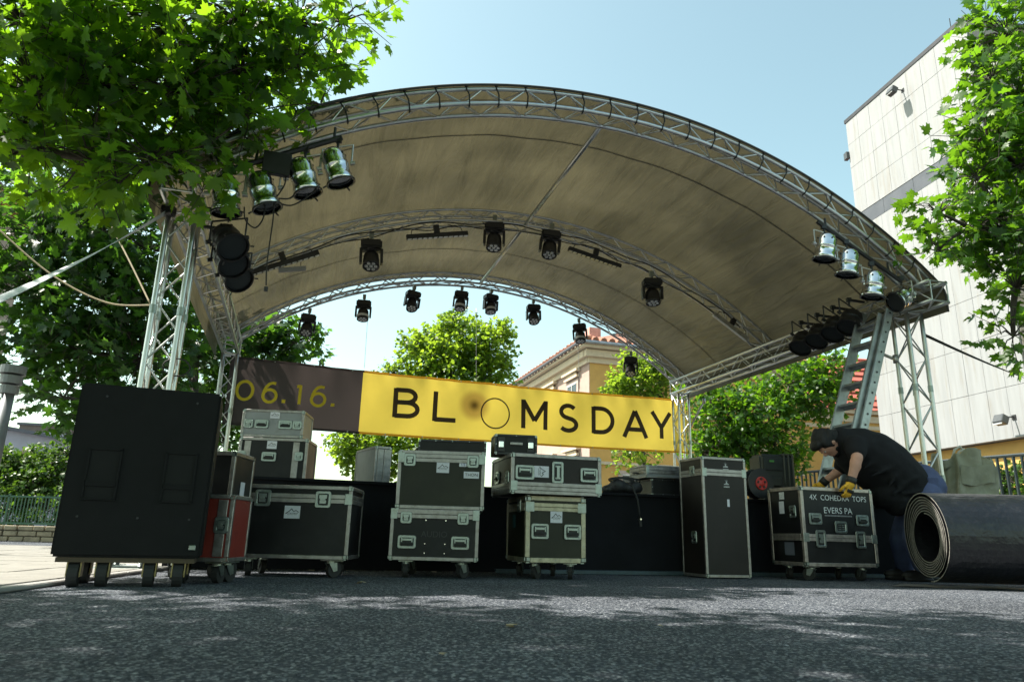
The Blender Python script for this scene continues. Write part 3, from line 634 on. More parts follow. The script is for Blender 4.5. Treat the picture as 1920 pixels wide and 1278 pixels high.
# ================================================================== stage lamps
def par_can(label, P, aim, r=.112, L=.33, body=CHROME, group='silver par cans on the front arch', name='par_can', drop=.20, arm=None):
    t = thing(name, label, 'stage lamp', P, 0, group)
    z = Vector(aim).normalized(); q = (-z).to_track_quat('Z', 'Y').to_matrix().to_4x4()      # local -z is the beam
    M0 = Matrix.Translation((0, 0, -drop)) @ q
    b = MB(); pf = [(r*.985, -L*.5), (r, -L*.5), (r, -L*.32), (r*.93, -L*.30), (r*.93, -L*.05), (r*.96, -.03*L), (r*.96, .02*L), (r*.92, .04*L), (r*.92, L*.22), (r*.80, L*.36), (r*.52, L*.46), (r*.2, L*.50), (0, L*.50)]
    b.lathe(pf, 22, M=M0); can = b.build('can', body, t, smooth=True)
    for k in range(8):
        a = R(45*k); p = M0 @ Vector((r*.90*math.cos(a), r*.90*math.sin(a), L*.25)); n = (M0.to_3x3() @ Vector((math.cos(a), math.sin(a), .3))).normalized()
        h = MB(); h.cyl(p-n*.004, p+n*.006, r*.085, n=8); h.build('vent_hole', BLK, can)
    g = MB(); g.cyl(M0 @ Vector((0, 0, -L*.40)), M0 @ Vector((0, 0, -L*.41)), r*.95, n=20); g.build('lens', GLASSD, t)
    rg = MB(); rg.lathe([(r*1.0, -L*.5), (r*1.10, -L*.5), (r*1.10, -L*.46), (r*1.0, -L*.46)], 20, M=M0); fr = rg.build('filter_frame', BLKM, t)
    cl = MB()
    for k in range(3):
        a = R(120*k+30); p = M0 @ Vector((r*1.12*math.cos(a), r*1.12*math.sin(a), -L*.5)); cl.cyl(p, p+(M0.to_3x3() @ Vector((.03*math.cos(a), .03*math.sin(a), -.012))), .007, n=6)
    cl.build('frame_clip', BLKM, fr)
    # yoke: a flat U from the clamp down to both sides of the can
    side = SA-z*SA.dot(z); side = side.normalized() if side.length > .6 else SB.copy(); piv = M0 @ Vector((0, 0, 0)); w_ = r*1.18
    y = MB(); pts = [piv+side*w_, Vector((0, 0, -.02))+side*w_, Vector((0, 0, -.02))-side*w_, piv-side*w_]
    for p, q_ in zip(pts, pts[1:]): y.tube([p, p.lerp(q_, .5), q_], .008, 6)
    for s in (-1, 1): y.cyl(piv+side*s*(w_-.01), piv+side*s*(w_+.03), .018, n=10)
    y.build('yoke', ALU_D if body is CHROME else BLKM, t)
    c_ = MB(); c_.cyl((0, 0, -.03), (0, 0, .04), .012, n=8); c_.box((0, 0, .05), (.05, .04, .05)); c_.build('clamp', BLKM, t)
    if arm is not None: c_ = MB(); c_.tube([(0, 0, .05), Vector(arm)*.5+Vector((0, 0, .05)), Vector(arm)+Vector((0, 0, .05))], .018, 8); c_.build('arm', BLKM, t)
    return t
def stw(v): return ST(*v)
PARS = ((430, 322, 'leftmost silver par can at the leafy corner tower'), (498, 316, 'silver par can second from the left corner tower'), (573, 290, 'silver par can third from the left corner tower'), (634, 272, 'silver par can at the right end of the left lamp bar'))
for k, (u, v, lb) in enumerate(PARS):
    p = on_b(u, v, -.36); par_can(lb, stw(p), Vector((.35, .10, -1)) if k else Vector((.1, .1, -1)))
PARS2 = ((1545, 433, 'silver par can highest of the four at the right arch end'), (1587, 462, 'silver par can second highest at the right arch end'), (1634, 503, 'silver par can third down at the right arch end'))
for u, v, lb in PARS2:
    p = on_b(u, v, -.30); par_can(lb, stw(p), Vector((-.15, .10, -1)), r=.112, L=.30, drop=.18)
p = on_b(1690, 530, -.26); par_can('silver par can swung sideways at the right corner tower', stw(p), Vector((-.9, -.25, -.5)), r=.108, L=.29, drop=.17)
# lamp bars
t = thing('lamp_bar', 'black lamp bar carrying four silver par cans at the left', 'lamp bar', SO, SYAW)
p0, p1 = on_b(420, 331, -.36), on_b(640, 268, -.36)
b = MB(); b.tube([p0+Vector((0, 0, .05)), p1+Vector((0, 0, .05))], .024, 8); b.build('bar', BLKM, t)
pc = on_b(520, 306, -.37); b = MB(); b.box(pc+Vector((0, -.02, -.02)), (.22, .05, .20)); b.build('junction_box', BLKM, t, bevel=.004)
for f_ in (.25, .93):
    q = p0.lerp(p1, f_); b = MB(); b.cyl(q+Vector((0, 0, .05)), q+Vector((0, .06, .20)), .012, n=8); b.build('hanger', BLKM, t)
t = thing('lamp_bar', 'black lamp bar carrying silver par cans at the right', 'lamp bar', SO, SYAW)
p0, p1 = on_b(1533, 424, -.30), on_b(1690, 535, -.28)
b = MB(); b.tube([p0+Vector((0, 0, .05)), p1+Vector((0, 0, .05))], .022, 8); b.build('bar', BLKM, t)
for f_ in (.1, .85):
    q = p0.lerp(p1, f_); b = MB(); b.cyl(q+Vector((0, 0, .05)), q+Vector((0, .0, .16)), .012, n=8); b.build('hanger', BLKM, t)
# black floods along the side trusses
for k in range(4):
    p = on_a(1594-30*k, 588+13.5*k, SW-.30); par_can('black flood lamp number %s from the ladder along the right side truss' % ('one', 'two', 'three', 'four')[k], stw((p.x, p.y, p.z+.12)), Vector((-.55, -.35, -1)), r=.13, L=.26, body=BLKM, group='black flood lamps on the side trusses', name='flood_lamp', arm=SA*.22)
for k, (u, v, lb) in enumerate(((432, 408, 'black flood lamp nearest the front on the left side truss'), (434, 442, 'black flood lamp in the middle of the left side truss'), (444, 474, 'black flood lamp rearmost on the left side truss'))):
    p = on_a(u, v, .36); par_can(lb, stw((p.x, p.y, p.z)), Vector((.7, -.45, -.8)), r=.125, L=.27, body=BLKM, group='black flood lamps on the side trusses', name='flood_lamp', arm=SA*-.26)
def moving_head(label, P, yaw, tilt, roll=0, group='black moving heads', sc=1.0, ring=False):
    t = thing('moving_head_lamp', label, 'stage lamp', P, yaw, group); t.rotation_euler.y = roll; t.scale = (sc, sc, sc)
    b = MB(); b.box((0, 0, -.06), (.205, .15, .085)); b.build('base', BLKM, t, bevel=.016, seg=2)
    b = MB(); b.cyl((0, 0, -.02), (0, 0, .05), .012, n=8); b.box((0, 0, .045), (.045, .05, .06)); b.build('clamp', STEEL, t)
    b = MB(); b.cyl((0, 0, -.10), (0, 0, -.115), .06, n=16)
    for s in (-1, 1): b.box((s*.10, 0, -.18), (.026, .085, .15))
    b.box((0, 0, -.118), (.226, .085, .022)); b.build('yoke', BLKM, t, bevel=.006)
    Mh = Matrix.Translation((0, 0, -.215)) @ Matrix.Rotation(tilt, 4, 'X')
    b = MB(); b.lathe([(0, .085), (.045, .082), (.072, .055), (.078, .0), (.08, -.06), (.083, -.085), (.075, -.088), (.075, -.078), (0, -.078)], 18, M=Mh); hd = b.build('head', BLKM, t, smooth=True)
    l = MB()
    for k in range(7):
        x, y = (0, 0) if k == 0 else (.045*math.cos(R(60*k)), .045*math.sin(R(60*k))); l.cyl(Mh @ Vector((x, y, -.078)), Mh @ Vector((x, y, -.086)), .018, n=10)
    l.build('lens', LENS, hd, smooth=False)
    if ring:  # added pale ring stands in for sky seen between yoke and head
        l = MB(); l.lathe([(.081, -.02), (.084, -.02), (.084, -.055), (.081, -.055)], 18, M=Mh); l.build('ring', mat('pale sky gap ring', (.6, .62, .62), .4), hd)
    return t
for (u, v, lb) in ((697, 449, 'black moving head lamp on the middle arch left of the first light bar'), (928, 417, 'black moving head lamp on the middle arch left of the ridge tube'), (1034, 432, 'black moving head lamp on the middle arch right of the ridge tube'), (1222, 521, 'black moving head lamp lowest on the right of the middle arch')):
    p = on_b(u, v, SD/2-.02); moving_head(lb, stw(p), SYAW+rnd.uniform(-.3, .3), R(-16+rnd.uniform(-6, 6)), rnd.uniform(-.1, .1), 'moving heads on the middle arch', 1.28)
BK = ((580, 588, 0, 'black moving head leftmost on the back arch above the brown banner'), (683, 562, 1, 'black moving head second from left on the back arch'), (776, 545, 0, 'black moving head third from left on the back arch'), (866, 545, 1, 'black moving head just left of the ridge tube on the back arch'), (921, 551, 1, 'black moving head just right of the ridge tube on the back arch'), (1000, 570, 0, 'black moving head sixth from left on the back arch'), (1086, 606, 1, 'black moving head above the yellow house corner'), (1183, 668, 0, 'black moving head rightmost on the back arch near the banner end'))
for (u, v, rg_, lb) in BK:
    p = on_b(u, v, SD-.02); moving_head(lb, stw(p), SYAW+rnd.uniform(-.5, .5), R(-12 if rg_ else -28), rnd.uniform(-.1, .1), 'moving heads on the back arch', 1.12, ring=bool(rg_))
def led_bar(label, u0, v0, u1, v1, b_, m=BLKM):
    p0, p1 = on_b(u0, v0, b_), on_b(u1, v1, b_); t = thing('light_bar', label, 'light bar', ST(*p0.lerp(p1, .5)), SYAW, 'LED bars on the middle arch')
    L = (p1-p0).length; t.rotation_euler.y = -math.atan2(p1.z-p0.z, p1.x-p0.x)
    b = MB(); b.box((0, 0, 0), (L, .06, .062)); b.build('housing', m, t, bevel=.006)
    for k in range(12):
        l = MB(); l.box((0, -.012, -.033), (L/12*.7, .038, .006)); link('cell', shared(('cell', round(L, 2)), lambda: l.mesh('cell', LENS)), t, (-L/2+L*(k+.5)/12, 0, 0))
    for s in (-1, 1):
        h = MB(); h.tube([(s*L*.42, 0, .03), (s*L*.40, .0, .09), (s*L*.2, 0, .14)], .006, 6); h.build('bracket', BLKM, t)
    h = MB(); h.box((0, 0, .09), (.07, .05, .10)); h.build('clamp', BLKM, t)
    return t
led_bar('black light bar slanting at the left end of the middle arch', 468, 513, 598, 474, SD/2-.05); led_bar('black light bar in the middle of the arch beside the ridge', 762, 445, 877, 438, SD/2-.05)
led_bar('black light bar right of the ridge tube on middle arch', 1066, 466, 1164, 500, SD/2-.05); led_bar('light bar low on the right end of the middle arch', 1338, 588, 1400, 636, SD/2-.05, ALU_D)
t = thing('ballast_box', 'thin pale control box hanging below the left light bar', 'box', ST(*on_b(548, 505, SD/2-.02)), SYAW); t.rotation_euler.y = -.22
b = MB(); b.box((0, 0, 0), (.32, .05, .05)); b.build('housing', LAM_S, t, bevel=.004)
for s in (-1, 1):
    b = MB(); b.tube([(s*.1, 0, .02), (s*.11, 0, .08), (s*.12, 0, .12)], .004, 5); b.build('hanger', BLKM, t)
# cables
def cable(label, pts, r=.008, m=RUB, cat='cable', name='power_cable'):
    P_ = [Vector(p) for p in pts]; out = []
    for i in range(len(P_)-1):          # catmull-rom
        a, b_, c_, d = P_[max(i-1, 0)], P_[i], P_[i+1], P_[min(i+2, len(P_)-1)]
        for k in range(8):
            s = k/8; out.append(.5*((2*b_)+(c_-a)*s+(2*a-5*b_+4*c_-d)*s*s+(3*b_-a-3*c_+d)*s**3))
    out.append(P_[-1]); mb_ = MB(); mb_.tube(out, r, 6, 0); o = mb_.build(name, m, smooth=True); return tag(o, label, cat)
def sb(pts, b_): return [ST(*on_b(u, v, b_)) for u, v in pts]
cable('black cable looping below the leftmost par can', sb(((458, 388), (460, 412), (478, 427), (493, 410), (497, 382)), -.36), .006)
cable('black cable sagging between second and third par can', sb(((512, 372), (530, 383), (550, 384), (578, 368), (600, 345)), -.38), .006)
cable('black cable looping between the left par cans', sb(((522, 372), (545, 371), (562, 350), (566, 338)), -.38), .006)
o = cable('long black cable hanging from the second par can with plug at its end', sb(((514, 372), (512, 410), (505, 460), (500, 500), (499, 535)), -.38), .006)
pe = ST(*on_b(499, 538, -.38)); b = MB(); b.cyl(pe, pe-Vector((0, 0, .035)), .016, n=10); b.build('plug', BLK, o)
cable('thin black cable dropping from the junction box', sb(((536, 326), (534, 345), (524, 362), (516, 372)), -.38), .006)
cable('black cables running along the middle arch', [ST(*(arc(-.93+1.8*k/22, -.045+.022*math.sin(k*1.9), SD/2-.07))) for k in range(23)], .008)
cable('second black cable draped along the middle arch', [ST(*(arc(-.9+1.75*k/18, -.03+.03*math.sin(k*2.7+1), SD/2+.12))) for k in range(19)], .007)
cable('black cable clipped along the back arch', [ST(*(arc(-.9+1.8*k/20, -.03+.018*math.sin(k*2.3), SD-.06))) for k in range(21)], .006)
cable('black cable lying along the right side truss', [ST(SW-.13, -.3+4.8*k/12, SH+.05+.03*math.sin(k*2.2)) for k in range(13)], .007)
cable('black cable coiled at the foot of the left tower', [ST(.12+.10*math.cos(k*.9), -.02, 1.52+.07*math.sin(k*.9)) for k in range(9)], .006)
cable('thin cable inside the right front tower', [ST(SW, .0, 2.6), ST(SW+.04, 0, 2.0), ST(SW-.02, 0, 1.3), ST(SW+.03, 0, .5)], .005, mat('red cable', (.25, .03, .03), .5))
WIRE = mat('thin steel wire', (.45, .46, .47), .5, .6)
for u0, v0, u1, v1, lb in ((690, 588, 683, 690, 'thin wire from the second lamp to the brown banner edge'), (893, 578, 893, 711, 'thin wire from the ridge down to the yellow banner'), (1083, 634, 1087, 729, 'thin wire above the letter S of the banner')):
    cable(lb, sb(((u0, v0), (u1, v1)), SD+.06), .0035, WIRE, 'wire', 'hanging_wire')
# guy straps
def strap(label, p0, p1, w_, m, name='ratchet_strap'):
    p0, p1 = Vector(p0), Vector(p1); d = (p1-p0).normalized(); s = d.cross(Vector((0, 0, 1))).normalized(); b = MB(); N = 24
    for k in range(N):
        V = []
        for j in (k, k+1):
            p = p0.lerp(p1, j/N)-Vector((0, 0, .05*math.sin(math.pi*j/N))); a = R(70-110*j/N); q = (s*math.cos(a)+d.cross(s)*math.sin(a))*w_/2; n_ = d.cross(q).normalized()*.0015
            V += [p-q-n_, p+q-n_, p+q+n_, p-q+n_]
        b.add(V, [(0, 1, 5, 4), (1, 2, 6, 5), (2, 3, 7, 6), (3, 0, 4, 7)])
    return tag(b.build(name, m), label, 'strap')
q0 = ST(-.12, -.12, 2.76); e0 = at(-260, 672, 2.5); strap('wide white and blue ratchet strap from the left tower to the left', q0, e0, .05, mat('pale strap', (.55, .58, .62), .6, 0, .1, 20))
hb = MB(); hb.box(q0+Vector((.02, 0, .02)), (.10, .08, .09)); tag(hb.build('strap_ratchet', BLKM, bevel=.012), 'black ratchet where the pale strap meets the left tower', 'ratchet')
q1 = at(1730, 626, 7.75); e1 = at(2100, 770, 6.6); strap('thin black strap from the right tower past the white building', q1, e1, .035, RUB)
ROPE = mat('beige rope', (.36, .30, .20), .8, 0, .2, 40)
cable('beige rope slanting up into the leaves left of the tower', [at(283, 572, 5.8), at(225, 455, 6.1), at(165, 350, 6.4)], .008, ROPE, 'rope', 'tension_rope')
cable('slack beige rope sagging from the left tower to the left edge', [at(284, 572, 5.8), at(200, 567, 5.8), at(100, 517, 5.8), at(0, 432, 5.8), at(-80, 350, 5.8)], .007, ROPE, 'rope', 'slack_rope')

# ================================================================== rolled dance floor
RP = on_ground(1762, 1090); RRAD = .375
RC = at(1735, 1012, 6.05)
roll = thing('floor_roll', 'big roll of black vinyl stage flooring lying on the road', 'flooring roll', (RC.x, RC.y, 0), R(-4))
def spiral(th, L_, r0, r1, turns, mats, x0, parent, name, edge_in=0.0):
    b = MB(); N = int(turns*44); V = []
    for k in range(N+1):
        a = -math.pi/2-2*math.pi*turns*(1-k/N); f = k/N; g = f if f < .86 else .86+(f-.86)*1.9
        r = r0+(r1-r0)*(g/1.126); sq = 1.0-.04*f
        for rr in (r-th/2, r+th/2):
            wob = .006*math.sin(7*f*turns)
            for x in (x0+wob+edge_in*(1-f), L_): V.append((x, rr*math.cos(a)*1.0, RRAD+.012+rr*math.sin(a)*sq+.012*f))
    F, mi = [], []
    for k in range(N):
        o, p = 4*k, 4*k+4            # 0 in-left 1 in-right 2 out-left 3 out-right
        b_ = [((o, o+1, p+1, p), 0), ((o+2, p+2, p+3, o+3), 0), ((o, p, p+2, o+2), 1), ((o+1, o+3, p+3, p+1), 1)]
        for f_, m_ in b_: F.append(f_); mi.append(m_)
    b.v = V; b.f = F; b.m = mi
    return b.build(name, mats, parent, smooth=False)
VIN = mat('scuffed black vinyl', (.006, .0065, .009), .34, 0, .35, 3, bump=.6, bscale=16, dirt=(.022, .023, .026), dirt_scale=26, spec=.55)
VEDGE = mat('grey vinyl edge', (.24, .23, .205), .6, 0, .3, 30)
spiral(.0075, 2.9, .19, RRAD, 7.5, [VIN, VEDGE], 0, roll, 'rolled_sheet', .015)
b = MB(); b.grid(lambda u, v: Vector((-.42*(1-u)*(1-.55*v)+.02+u*2.6, -.20+v*.36, .006+.004*math.sin(u*30)*(1-u))), 40, 6); b.build('loose_flap', mat('grey vinyl back', (.10, .095, .085), .6, 0, .3, 12, dirt=(.2, .19, .17), dirt_scale=9), roll)

# ================================================================== sack behind the roll
t = thing('builder_sack', 'crumpled olive and white woven sack standing behind the flooring roll', 'sack', Vector((at(1806, 900, 8.0).x, 8.0, 0)), R(8))
b = MB(); NU, NV = 56, 40
def sackp(u, v):
    a = 2*math.pi*u; z = v*1.30; k = 1-.10*v+.06*math.sin(3*a+4*v)*v; sq = lambda c_: math.copysign(abs(c_)**.55, c_)
    r = Vector((.27*sq(math.cos(a)), .22*sq(math.sin(a)), 0))*k
    fold = .022*math.sin(9*a+3*math.sin(5*v)+6*v)+.02*math.sin(5*a-9*v)
    r *= 1+fold/.25*(.5+v); top = .05*math.sin(3*a+.6)+.03*math.sin(7*a)
    return Vector((r.x, r.y, z+(top if v > .9 else 0)))
b.grid(sackp, NU, NV); b.build('sack_body', mat('olive woven plastic', (.30, .30, .22), .55, 0, .3, 4, bump=1.0, bscale=9, trans=.15, tcol=(.3, .3, .2), dirt=(.52, .50, .44), dirt_scale=2.2), t, smooth=True)
b = MB(); b.grid(lambda u, v: sackp(u*.999, .97)*(1-v*.9)+Vector((0, 0, .97*1.30*v*.9-.08*v+.03*math.sin(12*u))), 40, 5); b.build('sack_top', mat('white woven plastic', (.55, .53, .47), .6, 0, .15, 8, bump=.4, bscale=20), t, smooth=True)
for k, (x, hh) in enumerate(((-.02, .13), (.03, .10))):
    b = MB(); b.tube([(x-.09, .02*k, 1.25), (x-.05, -.02, 1.28+hh*.7), (x+.02, -.02, 1.28+hh), (x+.08, 0, 1.28+hh*.6), (x+.10, .02, 1.22)], .014, 6); b.build('lifting_loop', MATS['white woven plastic'], t, smooth=True)
b = MB(); b.grid(lambda u, v: Vector((-.21+.40*u, -.222-.012*math.sin(9*u)-.02*v, .98-.02*math.sin(5*u)+.20*v)), 16, 6); b.build('flap', MATS['olive woven plastic'], t, smooth=True)

# ================================================================== ladder against the right side truss
lad = thing('extension_ladder', 'aluminium extension ladder leaning on the right side truss', 'ladder', SO, SYAW)
LB = Vector((SW-1.02, .02, DH+.01)); LT = Vector((SW-.17, .02, 2.92)); LADM = mat('weathered aluminium', (.40, .43, .43), .45, .85, .2, 8, dirt=(.2, .2, .19), dirt_scale=7)
ld = (LT-LB).normalized(); ln_ = Vector((ld.z, 0, -ld.x))
for off, (b0_, b1_), s0, s1 in ((0, (.0, .42), 0, 1.0), (-.055, (.045, .375), 0, .93)):
    for bb in (b0_, b1_):
        r = MB(); p, q = LB+ld*(s0*2.36)+Vector((0, bb, 0))+ln_*off, LB+ld*(s1*2.36)+Vector((0, bb, 0))+ln_*off
        Mx = Matrix((ln_, Vector((0, 1, 0)), ld)).transposed(); c0 = (p+q)/2; r.box(c0, (.095, .028, (q-p).length), 0, Mx); r.build('rail', LADM, lad, bevel=.004)
    for k in range(9):
        z = .10+.25*k
        if z < 2.36*s1: r = MB(); p = LB+ld*z+ln_*off; r.box(p+Vector((0, (b0_+b1_)/2, 0)), (.042, b1_-b0_-.022, .03), 0, Mx); r.build('rung', LADM, lad, bevel=.004)
for bb in (.0, .42):
    r = MB()
    for k in range(18): p = LB+ld*(.10+.125*k)+Vector((0, bb-.0155, 0)); r.cyl(p, p+Vector((0, -.003, 0)), .012, n=8)
    r.build('rung_end', BLKM, lad)

# ================================================================== the man
SKIN = mat('skin', (.50, .27, .20), .5, 0, .12, 12, spec=.4); SHIRT = mat('black cotton', (.012, .0125, .015), .85, 0, .25, 5, bump=.5, bscale=9, spec=.2)
JEAN = mat('blue denim', (.06, .078, .17), .85, 0, .25, 9, bump=.35, bscale=14); HAIR = mat('dark hair', (.006, .0055, .005), .6, 0, .3, 60, bump=.5, bscale=90, stretch=(1, 1, 3)); SHOE = mat('dark leather', (.02, .018, .016), .5)
GLY_Y = mat('yellow glove cloth', (.72, .40, .03), .7, 0, .15, 20); GLB = mat('black glove rubber', (.018, .018, .018), .6)
man = thing('person', 'man in black T-shirt, jeans and yellow gloves bending over the lettered case', 'person', (at(1730, 1000, 6.85).x, 6.85, 0))
MO = man.location.copy()
def mp(u, v, Y): return at(u, v, Y)-MO
pel = mp(1722, 930, 6.90); wai = mp(1690, 888, 6.88); che = mp(1630, 848, 6.84); nek = mp(1580, 826, 6.80); hed = mp(1550, 830, 6.78)
shN, elN, wrN, haN = mp(1604, 838, 6.62), mp(1607, 858, 6.50), mp(1596, 901, 6.50), mp(1592, 914, 6.50)
shF, elF, wrF, haF = mp(1592, 838, 7.05), mp(1577, 880, 7.10), mp(1546, 902, 7.16), mp(1535, 914, 7.20)
hipN, knN = mp(1733, 940, 6.76), mp(1716, 1010, 6.72); ankN = Vector((mp(1738, 1080, 6.86).x, .05, .10))
hipF, knF = mp(1725, 940, 7.06), mp(1690, 1010, 7.02); ankF = Vector((mp(1700, 1080, 7.1).x, .26, .10))
def limb(b, P_, r_, n=12):
    for (p, r) in zip(P_, r_): b.ell(p, (r, r, r), n=12)
    for i in range(len(P_)-1): b.cyl(P_[i], P_[i+1], r_[i], r_[i+1], n=n)
face = Vector((-.30, -.02, -.95)).normalized(); crown = Vector((-.93, -.06, -.1)); crown = (crown-face*crown.dot(face)).normalized(); side = crown.cross(face).normalized()
HM = Matrix((side, face, crown)).transposed()              # x side, y face, z crown
b = MB(); b.ell(hed, (.088, .112, .13), HM); b.ell(hed+HM @ Vector((0, .035, -.075)), (.062, .072, .06), HM)          # skull, jaw
b.ell(hed+HM @ Vector((0, .112, -.012)), (.014, .024, .026), HM); b.ell(hed+HM @ Vector((0, .098, .012)), (.012, .02, .03), HM)   # nose
b.ell(hed+HM @ Vector((0, .094, -.062)), (.028, .018, .008), HM); b.ell(hed+HM @ Vector((0, .094, -.078)), (.024, .018, .008), HM)       # lips
b.ell(hed+HM @ Vector((0, .082, .032)), (.058, .022, .013), HM)                                                    # brow
for s in (-1, 1): b.ell(hed+HM @ Vector((s*.088, -.008, -.012)), (.012, .024, .034), HM)                               # ears
limb(b, [hed+HM @ Vector((0, -.02, -.06)), nek+Vector((.02, 0, 0)), che], [.058, .068, .12])
limb(b, [che, wai, pel], [.11, .10, .10]); limb(b, [shN, elN, wrN], [.06, .052, .036]); limb(b, [shF, elF, wrF], [.06, .048, .034])
b.ell(elN.lerp(wrN, .28), (.052, .052, .075)); b.ell(elF.lerp(wrF, .3), (.046, .046, .05))
limb(b, [nek, shN], [.07, .06]); limb(b, [nek, shF], [.07, .06])
limb(b, [hipN, knN, ankN], [.09, .06, .045]); limb(b, [hipF, knF, ankF], [.09, .06, .045])
body = remesh(b, 'body', SKIN, man, .011, 4)
for s in (-1, 1):
    e_ = MB(); e_.ell(hed+HM @ Vector((s*.032, .096, .012)), (.013, .008, .009), HM, 8); e_.build('eye', mat('eye white', (.6, .58, .55), .3), man, smooth=True)
    e_ = MB(); e_.ell(hed+HM @ Vector((s*.032, .103, .012)), (.006, .004, .006), HM, 8); e_.build('iris', INK, man, smooth=True)
b = MB(); b.ell(hed+HM @ Vector((0, -.022, .026)), (.106, .118, .130), HM); b.ell(hed+HM @ Vector((0, -.075, -.05)), (.085, .075, .085), HM); b.ell(hed+HM @ Vector((0, .06, .098)), (.085, .06, .045), HM)
b.ell(hed+HM @ Vector((0, -.11, -.09)), (.05, .06, .06), HM)
for s in (-1, 1): b.ell(hed+HM @ Vector((s*.082, .02, .04)), (.022, .045, .06), HM)
for k in range(26):
    a = rnd.uniform(0, 6.28); b.ell(hed+HM @ Vector((.09*math.cos(a), rnd.uniform(-.10, .02), .03+.10*math.sin(a))), (.022, .03, .022), HM, 6)
remesh(b, 'hair', HAIR, man, .009, 3)
b = MB(); b.ell(hed+HM @ Vector((0, .062, -.105)), (.05, .045, .03), HM); b.ell(hed+HM @ Vector((.05, .03, -.07)), (.02, .03, .045), HM); b.ell(hed+HM @ Vector((-.05, .03, -.07)), (.02, .03, .045), HM); remesh(b, 'beard', HAIR, man, .009, 2)
# T-shirt: heavy torso, hanging front, short sleeves
b = MB(); ax = (pel-nek).normalized(); tz = Vector((0, 1, 0)); TM = Matrix((ax, tz, ax.cross(tz))).transposed()
KT = ((.0, .13, .17), (.18, .225, .27), (.38, .275, .29), (.58, .28, .29), (.78, .255, .27), (1.0, .20, .235))
for k in range(25):
    f_ = k/24; i_ = max(q for q in range(5) if KT[q][0] <= f_); g_ = (f_-KT[i_][0])/(KT[i_+1][0]-KT[i_][0]); g_ = g_*g_*(3-2*g_)
    r0, ry = [KT[i_][q]+(KT[i_+1][q]-KT[i_][q])*g_ for q in (1, 2)]; b.ell(nek.lerp(pel, f_)+Vector((0, .02, .035*math.sin(math.pi*f_))), (.13, ry, r0), TM, 16)
b.ell(mp(1655, 922, 6.86), (.14, .2, .16)); b.ell(mp(1680, 940, 6.84), (.10, .18, .14))
limb(b, [che.lerp(shN, .6), shN+Vector((0, 0, .01)), shN.lerp(elN, .55)], [.12, .105, .088]); limb(b, [che.lerp(shF, .6), shF, shF.lerp(elF, .85)], [.12, .10, .083])
b.ell(nek+Vector((.03, .0, .0)), (.07, .09, .075))
for k in range(9):
    f_ = .15+.09*k; p = nek.lerp(pel, f_)+Vector((0, -.235+.02*(k % 2), -.04-.05*(k % 3))); b.ell(p, (.14, .028, .018), Euler((0, -.9+.25*(k % 4), 0)).to_matrix())
remesh(b, 't_shirt', SHIRT, man, .013, 16)
b = MB(); limb(b, [mp(1726, 905, 6.92), hipN, knN, ankN+Vector((0, 0, .03))], [.19, .165, .11, .085]); limb(b, [mp(1722, 908, 6.96), hipF, knF, ankF+Vector((0, 0, .03))], [.19, .165, .11, .085]); b.ell(mp(1740, 915, 6.9), (.15, .21, .17))
b.box(mp(1745, 912, 6.73), (.12, .05, .13)); remesh(b, 'jeans', JEAN, man, .013, 10)
b = MB(); b.box(mp(1750, 905, 6.69), (.10, .02, .11)); b.build('pocket', JEAN, man, bevel=.008)
for an, s in ((ankN, 0), (ankF, 0)):
    b = MB(); b.ell(an+Vector((-.07, 0, -.045)), (.15, .052, .05)); b.ell(an+Vector((.02, 0, -.02)), (.06, .048, .07)); b.box(an+Vector((-.06, 0, -.088)), (.27, .09, .02)); remesh(b, 'shoe', SHOE, man, .010, 3)
def glove(ha, wr, fingers_dir, across, curl, label):
    d = Vector(fingers_dir).normalized(); a_ = (Vector(across)-d*Vector(across).dot(d)).normalized(); n_ = Vector(curl); n_ = (n_-d*n_.dot(d)-a_*n_.dot(a_)).normalized()
    b = MB(); PMx = Matrix((a_, n_, d)).transposed(); b.ell(ha, (.048, .024, .055), PMx); limb(b, [wr, wr.lerp(ha, .6)], [.042, .040])
    g = remesh(b, 'glove', GLY_Y, man, .008, 3); g['label'] = label
    c_ = MB(); c_.cyl(wr+(wr-ha).normalized()*.03, wr.lerp(ha, .35), .044, .044, n=14); c_.build('cuff', GLB, g, smooth=True)
    for k in range(4):
        b0 = ha+a_*(-.036+.024*k)+d*.040; L_ = (.068, .082, .078, .062)[k]; p1 = b0+d*L_*.42+n_*.004; p2 = p1+(d*.45+n_*.9).normalized()*L_*.36; p3 = p2+(n_-d*.25).normalized()*L_*.30
        f = MB(); limb(f, [b0, p1, p2, p3], [.0125, .0118, .011, .0095], 8); f.build('finger', GLY_Y if k % 2 == 0 else GLY_Y, g, smooth=True)
        f = MB(); limb(f, [p2.lerp(p3, .3)-n_*.0, p3], [.0122, .0108], 8); f.build('fingertip', GLB, g, smooth=True)
        f = MB(); f.ell(b0-d*.012-n_*.022, (.010, .008, .018), PMx, 8); f.build('knuckle_pad', GLB, g, smooth=True)
    t0 = ha-a_*.045-d*.015; t1 = t0-a_*.025+d*.03+n_*.012; t2 = t1+d*.028+n_*.022+a_*.008; f = MB(); limb(f, [t0, t1, t2], [.016, .0135, .011], 8); f.build('thumb', GLY_Y, g, smooth=True)
glove(haN, wrN, (-.25, .12, -.95), (.8, .5, 0), (.15, .95, -.1), 'yellow and black work glove gripping the case top')
glove(haF, wrF, (-.35, .1, -.9), (.9, .2, 0), (0, -.95, -.2), 'far work glove on the case top')

